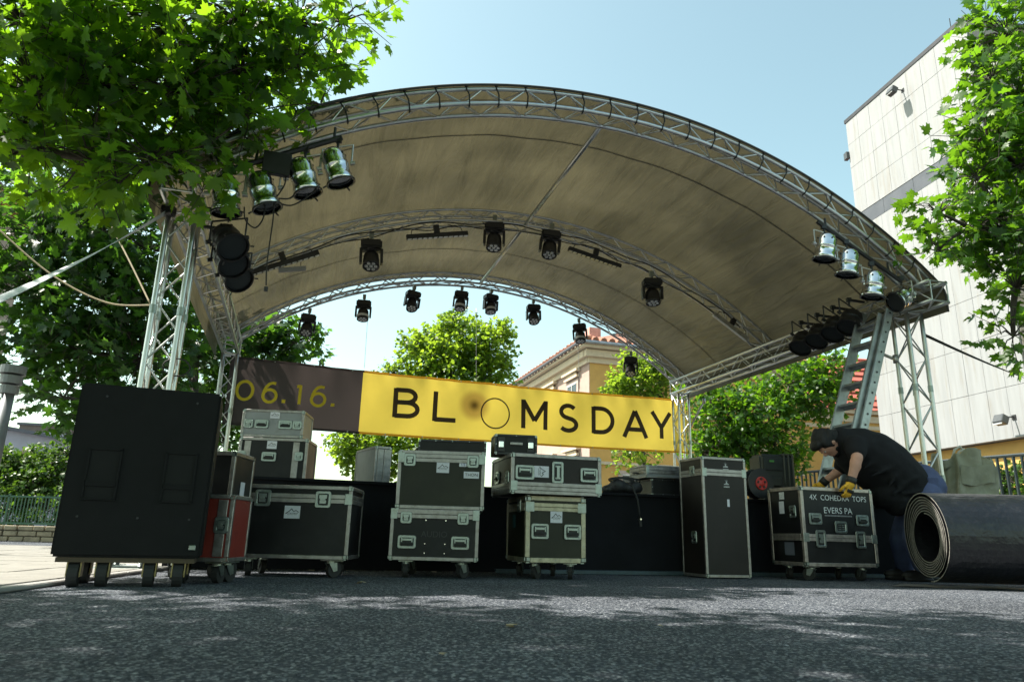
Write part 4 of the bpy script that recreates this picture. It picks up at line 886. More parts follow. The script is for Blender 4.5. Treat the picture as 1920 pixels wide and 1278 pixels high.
# ================================================================== buildings
WB_F, WB_N, WB_TOP = Vector((13.65, 26, 0)), Vector((14.75, 19.8, 0)), 17.3
wd_ = (WB_N-WB_F); WB_L = wd_.length; wd_.normalize(); wn = Vector((-wd_.y, wd_.x, 0))
wb = thing('office_block', 'tall pale stone clad block with grey band rising at the right', 'building', WB_F, math.atan2(wd_.y, wd_.x))
def wbl(u, v):
    q = hit(u, v, WB_F, wn)-WB_F; return (q.dot(wd_), q.z)
ZB = wbl(1800, 836)[1]; BAND0 = wbl(1618, 425)[1]; BAND1 = wbl(1608, 403)[1]
STONE = mat('pale stone cladding', (.270, .277, .283), .75, 0, .09, 1.2, bump=.05, bscale=30, stretch=(6, 6, .5), dirt=(.215, .195, .165), dirt_scale=.8); BACK = mat('joint backing grey', (.22, .22, .215), .9); GREYB = mat('grey sheet metal', (.10, .105, .12), .45, .3, .1, 2); DARKM = mat('dark metal coping', (.03, .03, .035), .5)
OCH = mat('ochre render', (.60, .36, .11), .9, 0, .10, 1.5, bump=.1, bscale=40, dirt=(.5, .29, .09), dirt_scale=1.2)
CREAM = mat('cream moulding', (.60, .50, .36), .85, 0, .1, 3, dirt=(.42, .34, .24), dirt_scale=3)
b = MB(); b.box((WB_L/2, 5.02, (ZB+WB_TOP)/2), (WB_L-.05, 9.96, WB_TOP-ZB-.04)); b.build('core_wall', BACK, wb)  # plain grey backing behind the cladding joints
rows = []
def fill(z0, z1, n):
    for k in range(n): rows.append((z0+(z1-z0)*k/n, z0+(z1-z0)*(k+1)/n))
fill(ZB, BAND0, 6); fill(BAND1, WB_TOP-.1, 4); NC = 9
for (z0, z1) in rows:
    for c_ in range(NC):
        x0, x1 = WB_L*c_/NC, WB_L*(c_+1)/NC; p = MB(); p.box(((x0+x1)/2, .0+rnd.uniform(-.003, .003), (z0+z1)/2), (x1-x0-.011, .05, z1-z0-.013)); p.build('cladding_panel', STONE, wb)
for c_ in range(4):
    x0, x1 = WB_L*c_/4, WB_L*(c_+1)/4; p = MB(); p.box(((x0+x1)/2, .012, (BAND0+BAND1)/2), (x1-x0-.012, .05, BAND1-BAND0-.03)); p.build('band_panel', GREYB, wb)
CONC = mat('shaded side cladding', (.33, .30, .27), .8, 0, .1, 1, dirt=(.25, .22, .19), dirt_scale=.7)
for j in range(8):
    for k in range(6):
        z0, z1 = ZB+(WB_TOP-.1-ZB)*j/8, ZB+(WB_TOP-.1-ZB)*(j+1)/8; p = MB(); p.box((WB_L-.0, .05+1.65*(k+.5), (z0+z1)/2), (.05, 1.63, z1-z0-.018)); p.build('cladding_panel', CONC, wb)
b = MB(); b.box((WB_L/2, 5, WB_TOP-.02), (WB_L+.12, 10.1, .16)); b.build('roof_coping', DARKM, wb)
b = MB(); b.box((WB_L/2+3, 5.3, ZB/2), (WB_L+6.0, 9.9, ZB-.006)); b.build('ochre_base', OCH, wb)
b = MB(); b.cyl((WB_L*.72, 1.2, WB_TOP), (WB_L*.72, 1.2, WB_TOP+1.6), .015, n=6); b.build('aerial', DARKM, wb)
def wall_lamp(label, x, z, y=-.03, M0=None):
    P_ = WB_F+wd_*x+wn*y+Vector((0, 0, z)); t = thing('wall_floodlight', label, 'floodlight', P_, math.atan2(wd_.y, wd_.x), 'floodlights on the pale block')
    q = MB(); q.tube([(0, 0, 0), (0, -.22, .0), (0, -.34, -.05)], .022, 6); q.box((0, -.005, 0), (.14, .02, .14)); q.build('bracket', BLKM, t)
    q = MB(); q.box((0, -.46, -.10), (.34, .24, .26), 0, Euler((R(-25), 0, 0)).to_matrix()); q.build('lamp_head', mat('lamp housing', (.06, .065, .07), .4), t, bevel=.02)
    q = MB(); q.box((0, -.555, -.15), (.29, .02, .19), 0, Euler((R(-25), 0, 0)).to_matrix()); q.build('lamp_glass', LENS, t)
x, z = wbl(1694, 170); wall_lamp('dark floodlight high on the pale block under its roof edge', x, z)
x, z = wbl(1903, 782); wall_lamp('dark floodlight low on the pale block above the railing', x, z)
t = thing('wall_floodlight', 'small dark floodlight at the far left edge of pale block', 'floodlight', at(1590, 293, 26.1), 0, 'floodlights on the pale block')
q = MB(); q.tube([(.25, .1, 0), (.0, .0, 0)], .02, 6); q.build('bracket', BLKM, t); q = MB(); q.box((-.06, -.02, -.02), (.16, .24, .32)); q.build('lamp_head', MATS['lamp housing'], t, bevel=.02)

# ochre house behind the banner
YH = thing('ochre_house', 'ochre house with cream cornice and tiled roof behind the banner', 'building', (3.4, 30, 0), SYAW)
EZ = 8.35; LX, LY = 10.5, 13.0
b = MB(); b.box((LX/2, LY/2, EZ/2), (LX, LY, EZ)); b.build('wall', OCH, YH)
PINK = mat('pinkish render', (.42, .30, .25), .9, 0, .12, 2, dirt=(.3, .2, .17), dirt_scale=2)
b = MB(); b.box((-.012, LY/2, EZ/2), (.02, LY-.02, EZ-.02)); b.build('side_render', PINK, YH)
for k, (pz, pd, ph) in enumerate(((EZ-.55, .10, .25), (EZ-.28, .28, .30), (EZ+.02, .50, .22))):
    b = MB(); b.box((LX/2, -pd/2, pz), (LX+2*pd, pd, ph)); b.build('cornice', CREAM, YH); b = MB(); b.box((-pd/2-.024, LY/2+.0, pz), (pd, LY-.004, ph-.004)); b.build('cornice', CREAM, YH)
b = MB(); b.box((LX/2, -.05, 4.45), (LX+.1, .12, .22)); b.build('string_course', CREAM, YH); b = MB(); b.box((LX/2, -.05, 3.4), (LX+.1, .12, .12)); b.build('string_course', CREAM, YH)
TILE = mat('clay roof tile', (.30, .13, .085), .85, 0, .3, 4, island=.25)
rf = MB()
def roof_pt(s, f): return s
ov = .55; ap = 2.6
V = [(-ov, -ov, EZ+.14), (LX+ov, -ov, EZ+.14), (LX+ov, LY+ov, EZ+.14), (-ov, LY+ov, EZ+.14), (LX*.42, LY*.4, EZ+ap), (LX*.58, LY*.6, EZ+ap)]
rf.add(V, [(0, 1, 5, 4), (1, 2, 5), (2, 3, 4, 5), (3, 0, 4), (3, 2, 1, 0)]); roof = rf.build('roof', TILE, YH)
for side_ in range(2):          # eave tiles that show along the roof edge
    n_ = 30
    for k in range(n_):
        f_ = (k+.5)/n_
        P_ = Vector((-ov, -ov+f_*(LY+2*ov), EZ+.17)) if side_ == 0 else Vector((-ov+f_*(LX+2*ov), -ov, EZ+.17)); q = MB(); q.cyl((-.05, 0, 0), (.5, 0, .2), .16, .15, n=8)
        link('tile', shared('tile', lambda: q.mesh('tile', TILE)), YH, P_+Vector((0, 0, rnd.uniform(-.01, .02))), (0, 0, 0 if side_ == 0 else R(90)))
q = MB(); q.tube([(-ov-.08, -ov-.05, EZ+.10), (-ov-.08, LY+ov, EZ+.10)], .07, 8); q.build('gutter', GREYB, YH); q = MB(); q.tube([(-ov-.05, -ov-.08, EZ+.10), (LX+ov, -ov-.08, EZ+.10)], .07, 8); q.build('gutter', mat('zinc gutter', (.3, .36, .42), .5, .5), YH)
q = MB(); q.box((1.6, 3.4, EZ+1.2), (.6, .6, 1.5)); q.build('chimney', mat('chimney render', (.5, .28, .24), .9), YH)
def house_window(parent, M0, w_, h_, ped=True):
    f = MB(); f.box((0, -.03, 0), (w_+.36, .06, h_+.36)); fr = link('window', f.mesh('window', mat('window surround', (.46, .36, .31), .85)), parent, M=M0)
    g = MB(); g.box((0, -.064, 0), (w_, .006, h_)); link('pane', g.mesh('pane', GLASSD), fr)
    s_ = MB(); s_.box((0, -.075, 0), (.05, .02, h_)); s_.box((0, -.076, h_*.2), (w_, .02, .05)); s_.box((0, -.074, h_/2), (w_, .02, .06)); s_.box((0, -.073, -h_/2), (w_, .02, .06)); link('sash', s_.mesh('sash', mat('white sash', (.6, .58, .54), .6)), fr)
    if ped:
        c_ = MB(); c_.box((0, -.12, h_/2+.55), (w_+.8, .22, .10)); c_.box((0, -.09, h_/2+.30), (w_+.5, .14, .10)); link('cornice_ledge', c_.mesh('cornice_ledge', CREAM), fr)
        c_ = MB()
        for k in range(9): c_.ell((-w_/2+w_*k/8, -.1, h_/2+.43), (.09, .05, .07), n=8)
        link('ornament', c_.mesh('ornament', CREAM), fr)
for k in range(4):
    for zc in (6.1, 2.6): house_window(YH, Matrix.Translation((-.022, 1.9+3.0*k, zc)) @ Matrix.Rotation(R(-90), 4, 'Z'), 1.1, 1.9)
for k in range(3): house_window(YH, Matrix.Translation((2.0+3.2*k, 0, 2.1)), 1.1, 1.7, False)

# red roofed house to the right, behind the ladder
p0 = at(1470, 800, 38); RH = thing('red_roofed_house', 'low cream and ochre house with red roof behind the ladder', 'building', (p0.x, 38, 0), SYAW*.6)
ez = at(1600, 772, 39).z; rz_ = at(1560, 668, 43).z
b = MB(); b.box((6, 4, ez/2), (12, 8, ez)); b.build('wall', OCH, RH)
for k, (dz, pd, hh) in enumerate(((-.9, .06, .2), (-.45, .12, .35), (-.08, .3, .2))):
    b = MB(); b.box((6, -pd/2, ez+dz), (12+2*pd, pd, hh)); b.build('cornice', CREAM, RH)
b = MB(); V = [(-.4, -.4, ez+.03), (12.4, -.4, ez+.03), (12.4, 8.4, ez+.03), (-.4, 8.4, ez+.03), (1.5, 4, rz_), (10.5, 4, rz_)]
REDT = mat('red roof tile', (.42, .11, .08), .85, 0, .25, 3, bump=.4, bscale=25, stretch=(4, 1, 1)); b.add(V, [(0, 1, 5, 4), (1, 2, 5), (2, 3, 4, 5), (3, 0, 4), (3, 2, 1, 0)]); rr_ = b.build('roof', REDT, RH)
for j in range(9):
    b = MB(); f0 = (j+.5)/9; z = ez+.03+(rz_-ez)*f0; b.box((6, -.4+4.4*f0-.02, z+.03), (12.6-3.4*f0, .09, .05)); b.build('tile_row', REDT, rr_)
b = MB(); b.box((3.6, 2.2, rz_-.3), (.3, .3, 1.7)); b.cyl((3.6, 2.2, rz_+.5), (3.6, 2.2, rz_+1.3), .10, n=8); b.build('chimney', GREYB, RH)

# railing in front of the pale block
RG0, RG1 = at(1965, 848, 11.5), at(1495, 886, 17.5)
rl_ = thing('street_railing', 'dark upright bar railing running behind the right tower', 'railing', (RG0.x, RG0.y, 0)); d_ = RG1-RG0; n_b = int(Vector((d_.x, d_.y)).length/.15)
GRM = mat('dark green black paint', (.018, .028, .03), .5)
zt0, zt1 = RG0.z, RG1.z
for k in range(n_b+1):
    f_ = k/n_b; z = zt0+(zt1-zt0)*f_; b = MB(); b.box((d_.x*f_, d_.y*f_, z/2), (.035, .035, z-.02)); b.build('bar', GRM, rl_)
for dz in (0, .9):
    b = MB(); p, q = Vector((0, 0, zt0-dz)), Vector((d_.x, d_.y, zt1-dz)); b.tube([p, p.lerp(q, .5), q], .03, 6); b.build('rail', GRM, rl_)
sg = thing('small_sign', 'small red edged white sign on the dark railing', 'sign', at(1856, 890, 12.1), 0); b = MB(); b.box((0, 0, 0), (.20, .012, .32)); b.build('plate', mat('red sign paint', (.6, .03, .03), .5), sg); b = MB(); b.box((-.025, -.008, .0), (.13, .006, .24)); b.build('face', PAPER, sg)

# ------------------------------------------------------------------ far left: wall, fence, post, houses
WY = 13.0; wl0, wl1 = at(-140, 1000, WY).x, at(150, 1000, WY).x
STN = mat('rubble stone', (.24, .20, .14), .9, 0, .3, 6, bump=.6, bscale=22, island=.2)
sw = thing('stone_wall', 'low rough stone wall under the green fence at far left', 'wall', (wl0, WY, 0), R(2)); LW = wl1-wl0+2.2; HW = at(50, 984, WY).z
b = MB(); b.box((LW/2, .15, HW/2), (LW, .26, HW-.02)); b.build('mortar_core', mat('mortar', (.10, .09, .07), .95), sw)
for r_ in range(3):
    x = 0
    while x < LW:
        w_ = rnd.uniform(.16, .34); b = MB(); b.box((x+w_/2, .012+rnd.uniform(-.012, .008), HW*(r_+.5)/3), (w_-.018, .06, HW/3-.016)); b.build('stone', STN, sw, bevel=.010); x += w_
fz = at(50, 928, WY+.1).z; fn = thing('green_fence', 'green metal bar fence on the low stone wall at far left', 'fence', (wl0, WY+.1, HW), R(2)); GRN = mat('green fence paint', (.045, .12, .075), .5)
for k in range(int(LW/.06)):
    b = MB(); b.box((0, 0, 0), (.014, .014, fz-HW-.04)); link('bar', shared('fbar', lambda: b.mesh('bar', GRN)), fn, (.03+.06*k, 0, (fz-HW)/2))
for z in (.03, fz-HW-.02):
    b = MB(); b.box((LW/2, 0, z), (LW, .03, .03)); b.build('rail', GRN, fn)
for k in range(5):
    b = MB(); b.box((.1+LW*k/4.3, 0, (fz-HW)/2), (.03, .03, fz-HW+.05)); b.build('post', GRN, fn)
pp = at(6, 800, 7.0); po = thing('metal_post', 'grey metal post with ringed cap at the left edge', 'post', (pp.x-.02, 7.0, 0)); pz = at(6, 690, 7.0).z
b = MB(); b.cyl((0, 0, 0), (0, 0, pz-.2), .065, .055, n=16); b.build('shaft', mat('grey painted steel', (.16, .17, .18), .5, .4), po, smooth=True)
for z, r_ in ((pz-.12, .10), (pz-.02, .115), (pz-.22, .085)):
    b = MB(); b.cyl((0, 0, z-.04), (0, 0, z+.04), r_, n=18); b.build('ring', MATS['grey painted steel'], po)
h1 = thing('lilac_house', 'pale lilac house with arched windows beyond the hedge', 'building', (at(-60, 830, 32).x, 32, 0), R(8)); hz = at(0, 805, 32).z
LIL = mat('lilac render', (.42, .42, .50), .9, 0, .08, 2); b = MB(); b.box((2, 3, hz/2), (4.0, 6, hz)); b.build('wall', LIL, h1)
b = MB(); b.add([(-.3, -.3, hz+.45), (4.3, -.3, hz-.25), (4.3, 6, hz-.25), (-.3, 6, hz+.45), (-.3, -.3, hz+.30), (4.3, -.3, hz-.40), (4.3, 6, hz-.40), (-.3, 6, hz+.30)], [(0, 1, 2, 3), (7, 6, 5, 4), (0, 4, 5, 1), (1, 5, 6, 2), (2, 6, 7, 3), (3, 7, 4, 0)]); b.build('roof', mat('slate roof', (.12, .13, .16), .7), h1)
for x in (1.5, 2.5):
    b = MB(); b.box((x, -.01, hz-1.3), (.5, .03, .7)); b.cyl((x, -.024, hz-.95), (x, .006, hz-.95), .25, n=16); b.build('window', mat('beige arch', (.5, .36, .24), .8), h1)
h2 = thing('flat_roofed_house', 'brown flat roofed house block beyond the hedge', 'building', (at(30, 830, 36).x, 36, 0), R(10)); hz2 = at(70, 797, 36).z
b = MB(); b.box((1.6, 3, hz2/2), (3.2, 6, hz2)); b.build('wall', mat('brown render', (.17, .14, .12), .9), h2); b = MB(); b.box((1.6, 3, hz2+.06), (3.4, 6.2, .12)); b.build('roof_edge', GREYB, h2)
b = MB(); b.box((2.75, -.02, hz2-1.1), (.42, .04, 1.5)); b.build('window', mat('white pane', (.5, .52, .55), .4), h2); b = MB(); b.box((2.2, -.02, hz2-1.0), (.06, .05, 1.9)); b.build('downpipe', GREYB, h2)
# old house behind the leaves at the upper left
e1 = at(56, 432, 24); OHX = e1; oh = thing('old_house', 'old house with orange eaves and grey tiles behind the left leaves', 'building', (e1.x, e1.y, 0), SYAW-R(7)); oz = e1.z
b = MB(); b.box((-3.0, -3.0, oz/2), (6.0, 6.0, oz)); b.build('wall', mat('pale brick render', (.34, .27, .22), .9, 0, .15, 2, dirt=(.2, .14, .1), dirt_scale=2), oh)
b = MB(); b.box((-2.8, -3.0, oz+.06), (6.6, 6.3, .14)); b.build('eave', mat('orange timber', (.55, .27, .07), .8), oh)
b = MB(); b.add([(.6, .3, oz+.14), (.6, -6.3, oz+.14), (-3, -6.3, oz+2.6), (-3, .3, oz+2.6), (-6.4, .3, oz+.14), (-6.4, -6.3, oz+.14)], [(0, 3, 2, 1), (3, 4, 5, 2), (0, 4, 3), (1, 2, 5), (0, 1, 5, 4)]); rr_ = b.build('roof', mat('grey roof tile', (.20, .16, .14), .9, 0, .25, 5, bump=.5, bscale=20), oh)
for j in range(7):
    f0 = j/7; b = MB(); b.box((.6-3.6*f0, -3.0, oz+.17+2.46*f0), (.10, 6.5, .05)); b.build('tile_row', MATS['grey roof tile'], rr_)

# ================================================================== trees
def leaf_mat(name, c, tc_, tf=.45):
    return mat(name, c, .42, 0, .18, 2.5, trans=tf, tcol=tc_, island=.35, spec=.45)
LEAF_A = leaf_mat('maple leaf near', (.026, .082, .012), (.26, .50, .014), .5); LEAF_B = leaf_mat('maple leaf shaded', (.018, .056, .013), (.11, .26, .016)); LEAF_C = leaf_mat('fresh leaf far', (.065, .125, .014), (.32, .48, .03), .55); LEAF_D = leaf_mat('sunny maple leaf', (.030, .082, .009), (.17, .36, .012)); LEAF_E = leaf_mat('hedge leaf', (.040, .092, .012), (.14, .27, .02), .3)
_h = [(.0, .0), (.10, .08), (.36, -.04), (.33, .16), (.62, .34), (.50, .43), (.56, .64), (.31, .52), (.20, .56), (.23, .78), (.10, .75), (.0, 1.02)]
MAPLE = np.array([(0, .36, .0)]+[(x, y, -.16*abs(x)-.10*max(0, y-.5)) for x, y in _h]+[(-x, y, -.16*abs(x)-.10*max(0, y-.5)) for x, y in _h[-2:0:-1]])
MAPLE_F = [(0, i, i+1 if i < len(MAPLE)-1 else 1) for i in range(1, len(MAPLE))]
_s2 = [(0, 0), (.34, .06), (.52, .45), (.24, .62), (0, 1)]
SIMPLE = np.array([(x, y, -.2*abs(x)) for x, y in _s2]+[(-x, y, -.2*abs(x)) for x, y in _s2[-2:0:-1]]); SIMPLE_F = [(0, 1, 2, 3, 4), (0, 4, 5, 6, 7)]
def unit(a): return a/np.maximum(np.linalg.norm(a, axis=-1, keepdims=True), 1e-9)
def leaf_frames(clumps, size, per=6, twig=.34, droop=.35, r_=rng):
    pos, tip, nor, tw = [], [], [], []
    for (c, rad, n) in clumps:
        k = max(1, n//per); d = unit(r_.normal(size=(k, 3))); rr = r_.random((k, 1))**.42; rad_ = np.array(rad if hasattr(rad, '__len__') else (rad, rad, rad*.8))
        p0 = np.array(c)+d*rr*rad_; dr = unit(d*.8+r_.normal(size=(k, 3))*.55+np.array((0, 0, -.12)))
        for j in range(per):
            s = (j+.5)/per; p = p0+dr*twig*s; sd_ = unit(np.cross(dr, r_.normal(size=(k, 3)))); t_ = unit(dr*.5+sd_*.8+np.array((0, 0, -droop)))
            n_ = unit(np.array((0, 0, 1.0))+r_.normal(size=(k, 3))*.55); pos.append(p+sd_*size*.35); tip.append(t_); nor.append(n_)
        tw.append((p0, p0+dr*twig, np.array(c)))
    return np.concatenate(pos), np.concatenate(tip), np.concatenate(nor), tw
def leaf_mesh(name, pos, tip, nor, size, shape, faces, m, r_=rng):
    n = len(pos); x = unit(np.cross(tip, nor)); z = np.cross(x, tip); sz = size*(.65+.6*r_.random((n, 1, 1)))
    V = pos[:, None, :]+sz*(shape[None, :, 0:1]*x[:, None, :]+shape[None, :, 1:2]*tip[:, None, :]+shape[None, :, 2:3]*z[:, None, :])
    k = len(shape); me = bpy.data.meshes.new(name); flat = V.reshape(-1, 3)
    ln = np.array([len(f) for f in faces]); idx = np.concatenate([np.array(f) for f in faces])
    loops = (np.arange(n)[:, None]*k+idx[None, :]).ravel(); starts_l = np.concatenate([[0], np.cumsum(ln)[:-1]]); starts = (np.arange(n)[:, None]*len(idx)+starts_l[None, :]).ravel()
    me.vertices.add(n*k); me.vertices.foreach_set('co', flat.ravel().astype('f')); me.loops.add(len(loops)); me.loops.foreach_set('vertex_index', loops.astype('i'))
    me.polygons.add(n*len(faces)); me.polygons.foreach_set('loop_start', starts.astype('i')); me.update(calc_edges=True); me.validate(); me.materials.append(m); return me
def tree(label, base, clumps, size, m, shape='simple', trunk_r=.12, limb_r=None, fork=None, twig=.34, singles=0, name='tree', cat='tree', group=None, limbs=True, per=6, bark=BARK, droop=.35):
    base = Vector(base); t = thing(name, label, cat, base, 0, group); cl = [(tuple(Vector(c)-base), r_, n) for c, r_, n in clumps]
    pos, tip, nor, tw = leaf_frames(cl, size, per, twig, droop); S, Fc = (MAPLE, MAPLE_F) if shape == 'maple' else (SIMPLE, SIMPLE_F)
    if singles:
        W_ = pos+np.array(base); rel = W_-np.array(CP); zc = rel@np.array(CF); u = 960+F_PX*(rel@np.array(CR))/zc; v = 639-F_PX*(rel@np.array(CU))/zc
        inside = (zc > .5) & (u > 0) & (u < 1920) & (v > 0) & (v < 1278); order = np.argsort(np.where(inside, zc, 1e9))[:singles]; keep = np.ones(len(pos), bool)
        lm = [leaf_mesh('leaf', np.zeros((1, 3)), np.array([[0, 1., 0]]), np.array([[0, 0, 1.]]), size*s_, S, Fc, m) for s_ in (.8, .95, 1.1, 1.0, .88)]
        for q, i in enumerate(order):
            if not inside[i]: continue
            keep[i] = False; x = unit(np.cross(tip[i], nor[i])); z = np.cross(x, tip[i]); M0 = Matrix(((x[0], tip[i][0], z[0], pos[i][0]), (x[1], tip[i][1], z[1], pos[i][1]), (x[2], tip[i][2], z[2], pos[i][2]), (0, 0, 0, 1))); link('leaf', lm[q % 5], t, M=M0)
        pos, tip, nor = pos[keep], tip[keep], nor[keep]
    tag(link('crown', leaf_mesh('crown', pos, tip, nor, size, S, Fc, m), t), kind='stuff')
    if limbs:
        fk = Vector(fork)-base if fork is not None else Vector((0, 0, 1.6)); tr = MB(); k = 8; tr.tube([Vector((0, 0, -.05)).lerp(fk, i/k)+Vector((.05*math.sin(i*1.3), .05*math.cos(i*1.7), 0))*trunk_r*4*(i/k) for i in range(k+1)], [trunk_r*(1.25-.5*i/k) for i in range(k+1)], 12); tr.build('trunk', bark, t, smooth=True)
        lb = MB(); tb = MB()
        order = sorted(range(len(cl)), key=lambda i: (Vector(cl[i][0])-fk).length); done = []
        for oi in order:                                # every clump grows from the nearest one closer to the fork
            c = Vector(cl[oi][0]); p0, p1, cc = tw[oi]; near_ = min(done, key=lambda q: (q[0]-c).length+.25*q[2]) if done else None
            st_, r0, dp = (fk, limb_r or trunk_r*.55, 0) if near_ is None or (near_[0]-c).length > (fk-c).length else (near_[0], near_[1], near_[2]+1)
            r1 = max(.006, r0*.62); done.append((c, r1, dp)); mid = st_.lerp(c, .5)+Vector((rnd.uniform(-.1, .1), rnd.uniform(-.1, .1), .10))*(c-st_).length
            pts = [(1-s)**2*st_+2*s*(1-s)*mid+s*s*c for s in [i/6 for i in range(7)]]; lb.tube(pts, [r0+(r1-r0)*i/6 for i in range(7)], 6)
            stp = max(1, len(p0)//40)
            for a_, b_ in zip(p0[::stp], p1[::stp]): tb.tube([c.lerp(Vector(a_), .1), c.lerp(Vector(a_), .6)+Vector((0, 0, .04)), Vector(a_), Vector(b_)], [.006+.012*trunk_r, .005+.006*trunk_r, .004, .0025], 4)
        lb.build('limbs', bark, t, smooth=True); tag(tb.build('twigs', bark, t), kind='stuff')
    return t
def A(u, v, Y): return tuple(at(u, v, Y))
# near tree at the left; its crown reaches over the road and shades the foreground
near = [(A(40, 40, 4.6), .62, 700), (A(180, 50, 4.8), .62, 700), (A(320, 50, 4.9), .60, 650), (A(450, 45, 5.0), .55, 520), (A(560, 40, 5.1), .45, 330), (A(640, 40, 5.2), .30, 120), (A(60, 170, 4.6), .58, 600), (A(200, 180, 4.8), .58, 600), (A(340, 170, 4.9), .55, 520), (A(450, 135, 5.0), .40, 280), (A(555, 115, 5.1), .30, 150), (A(40, 285, 4.6), .42, 260), (A(170, 300, 4.7), .42, 280), (A(290, 300, 4.8), .36, 200), (A(385, 275, 4.9), .22, 80), (A(465, 215, 5.0), .20, 60), (A(600, 195, 5.1), .14, 40), (A(390, 345, 4.9), .12, 26), (A(220, 345, 4.7), .2, 50)]
over = [((-6.4+1.12*i+.3*math.sin(3*j), .7+1.15*j+.2*math.sin(2*i), 5.7+.35*j+.25*math.sin(1.7*i)), (.95, .85, .55), 980 if j >= 0 else 600) for i in range(11) for j in range(-3, 3) if i < 7 or j < 0]  # unseen crown overhead; clumps behind the camera added to block skylight
tree('large maple whose branches hang into the upper left of the picture', (-5.3, 2.2, 0), [(c, r_, int(n*.70)) for c, r_, n in near]+over, .118, LEAF_A, 'maple', .20, limb_r=.06, fork=(-4.9, 2.4, 3.0), twig=.34, singles=300, name='maple_tree', group='maple trees', droop=.45)
rt = [(A(1890, 70, 7.0), .40, 330), (A(1860, 150, 7.0), .36, 260), (A(1905, 190, 7.0), .45, 360), (A(1850, 260, 7.0), .40, 320), (A(1910, 310, 7.1), .48, 420), (A(1830, 330, 6.9), .30, 170), (A(1760, 400, 6.8), .24, 120), (A(1820, 430, 6.9), .34, 240), (A(1890, 440, 7.0), .45, 380), (A(1760, 470, 6.8), .20, 80), (A(1905, 540, 7.0), .28, 150), (A(1900, 630, 6.9), .22, 100), (A(1960, 250, 7.2), .7, 700), (A(2000, 450, 7.2), .7, 700), (A(1980, 40, 7.2), .6, 500), (A(2080, 300, 7.4), .8, 600)]
tree('sunlit maple reaching in from the right edge before the pale block', (7.4, 7.6, 0), [(c, r_, int(n*.72)) for c, r_, n in rt], .125, LEAF_D, 'maple', .16, None, (6.6, 7.5, 2.6), .28, 300, 'maple_tree', group='maple trees', droop=.4)
ml = [(A(80, 440, 10.100000000000001), .85, 620), (A(190, 430, 9.9), .8, 560), (A(280, 470, 10.100000000000001), .75, 480), (A(110, 560, 10.100000000000001), .85, 620), (A(225, 570, 10.100000000000001), .8, 560), (A(40, 520, 10.3), .8, 420), (A(310, 590, 11.1), .7, 420), (A(60, 650, 10.200000000000001), .45, 190), (A(160, 660, 10.100000000000001), .6, 330), (A(260, 680, 10.100000000000001), .65, 380), (A(370, 660, 12.0), .6, 330), (A(420, 700, 12.6), .6, 300), (A(120, 745, 9.700000000000001), .38, 150), (A(200, 770, 9.700000000000001), .42, 190), (A(290, 780, 9.9), .5, 220), (A(490, 610, 12.8), .45, 210), (A(555, 640, 12.8), .42, 170), (A(500, 660, 13.0), .5, 230), (A(440, 640, 12.8), .5, 230), (A(180, 350, 10.3), .8, 420), (A(60, 350, 10.5), .8, 380), (A(420, 830, 13.0), .5, 180), (A(430, 780, 13.0), .5, 180), (A(580, 640, 13.0), .25, 60)]
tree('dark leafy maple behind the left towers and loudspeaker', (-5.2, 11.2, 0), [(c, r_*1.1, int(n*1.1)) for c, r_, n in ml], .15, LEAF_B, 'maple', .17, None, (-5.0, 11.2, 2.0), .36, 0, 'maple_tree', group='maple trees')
ct = [(A(860, 645, 19), .95, 1300), (A(800, 670, 19), .7, 700), (A(915, 655, 19), .7, 700), (A(850, 705, 19), 1.1, 1300), (A(920, 705, 19), .7, 600), (A(740, 702, 19), .42, 220), (A(940, 620, 19), .3, 140), (A(780, 640, 19), .35, 180), (A(855, 605, 19), .35, 200), (A(700, 830, 18), .9, 900), (A(650, 830, 18), .5, 260), (A(770, 850, 18), .9, 700), (A(690, 870, 18), .6, 350), (A(820, 790, 18.5), 1.2, 900)]
tree('round bright green tree rising behind the middle of the banner', (A(840, 900, 18.6)[0], 18.6, 0), [(c, r_, int(n*1.7)) for c, r_, n in ct], .115, LEAF_C, 'simple', .16, None, A(840, 830, 18.6), .28, 0, 'broadleaf_tree', group='trees behind the stage')
r2 = [(A(1400, 770, 16.5), 1.0, 900), (A(1480, 720, 16.5), .85, 750), (A(1545, 690, 16.5), .6, 430), (A(1350, 800, 16.5), .85, 650), (A(1450, 820, 16.5), .85, 650), (A(1530, 750, 16.5), .55, 350), (A(1390, 850, 16.5), .8, 520), (A(1320, 850, 16.6), .6, 330), (A(1325, 740, 16.8), .6, 330), (A(1460, 880, 16.5), .5, 220), (A(1570, 720, 16.6), .3, 110)]
tree('spreading green tree between the back right tower and ladder', (A(1410, 950, 16.6)[0], 16.6, 0), [(c, r_, int(n*1.7)) for c, r_, n in r2], .115, LEAF_D, 'simple', .16, None, A(1415, 880, 16.6), .30, 0, 'broadleaf_tree', group='trees behind the stage')
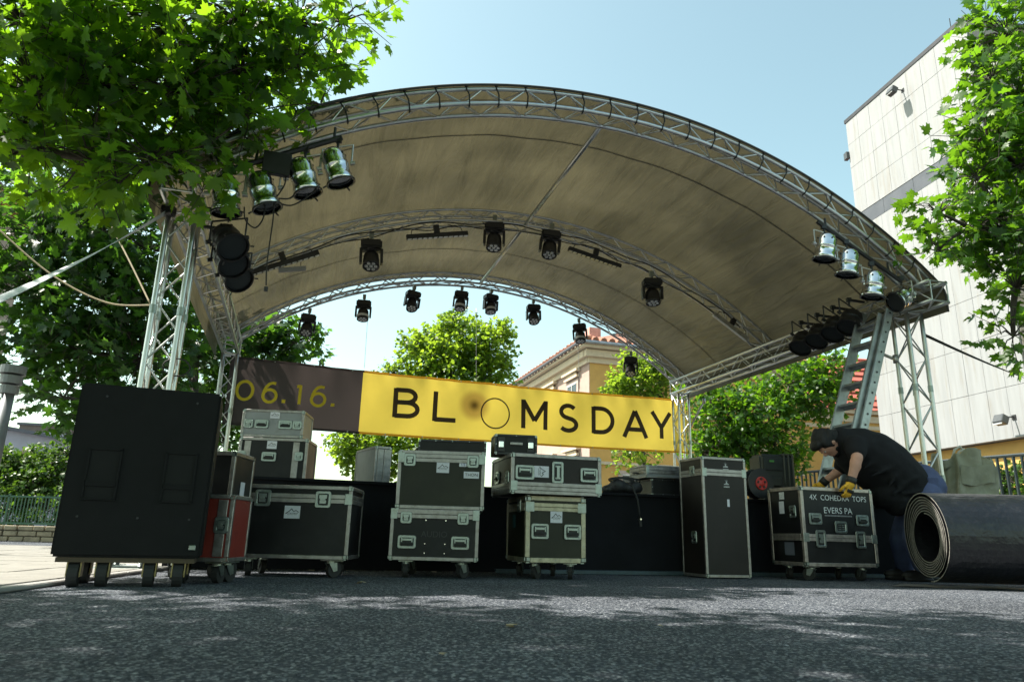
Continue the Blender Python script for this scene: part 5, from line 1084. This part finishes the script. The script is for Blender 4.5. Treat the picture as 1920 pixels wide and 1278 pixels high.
r3 = [(A(1195, 705, 22), .75, 800), (A(1160, 722, 22), .42, 300), (A(1235, 690, 22), .6, 520), (A(1180, 670, 22), .28, 120), (A(1240, 740, 22), .8, 500), (A(1190, 840, 21), .9, 400)]
tree('small green tree before the ochre house corner', (A(1205, 900, 22)[0], 22, 0), [(c, r_, int(n*1.7)) for c, r_, n in r3], .11, LEAF_C, 'simple', .10, None, A(1205, 830, 22), .26, 0, 'broadleaf_tree', group='trees behind the stage')
hd = [(A(20, 880, 15), .55, 1500), (A(75, 870, 15.2), .5, 1300), (A(55, 915, 14.8), .5, 1300), (A(110, 890, 15), .45, 1100), (A(-30, 900, 15), .6, 1200), (A(130, 850, 15.2), .35, 500), (A(30, 950, 14.6), .5, 700), (A(100, 950, 14.6), .5, 700)]
tree('rounded clipped green bush behind the green fence', (A(50, 960, 15)[0], 15, 0), hd, .075, LEAF_E, 'simple', .05, None, A(50, 930, 15), .14, 0, 'hedge_bush', 'bush')
hr = [(A(1890, 905, 14), .4, 600), (A(1930, 900, 14), .45, 600), (A(1850, 925, 14), .3, 300), (A(1910, 950, 14), .5, 400)]
tree('green bush behind the dark railing at the right', (A(1890, 960, 14)[0], 14, 0), hr, .08, LEAF_E, 'simple', .05, None, A(1890, 940, 14), .14, 0, 'hedge_bush', 'bush')
# fallen leaves on the road
DRY = mat('dry leaf', (.40, .33, .22), .7, trans=.2, tcol=(.4, .3, .15))
for k, (u, v, lb) in enumerate(((948, 1176, 'dry curled leaf on the road in the middle foreground'), (1242, 1178, 'small pale leaf on the road right of the middle'), (682, 1093, 'brown leaf lying before the low castered case'), (822, 1232, 'tiny pale leaf scrap on the dark near road'))):
    p = on_ground(u, v); o = link('fallen_leaf', leaf_mesh('fallen_leaf', np.zeros((1, 3)), np.array([[math.cos(k*2.1), math.sin(k*2.1), .12]]), np.array([[0, .25, 1.]]), (.05, .03, .06, .02)[k], MAPLE*np.array((1, 1, 2)), MAPLE_F, DRY), None, p+Vector((0, 0, .012))); tag(o, lb, 'leaf', 'fallen leaves on the road')
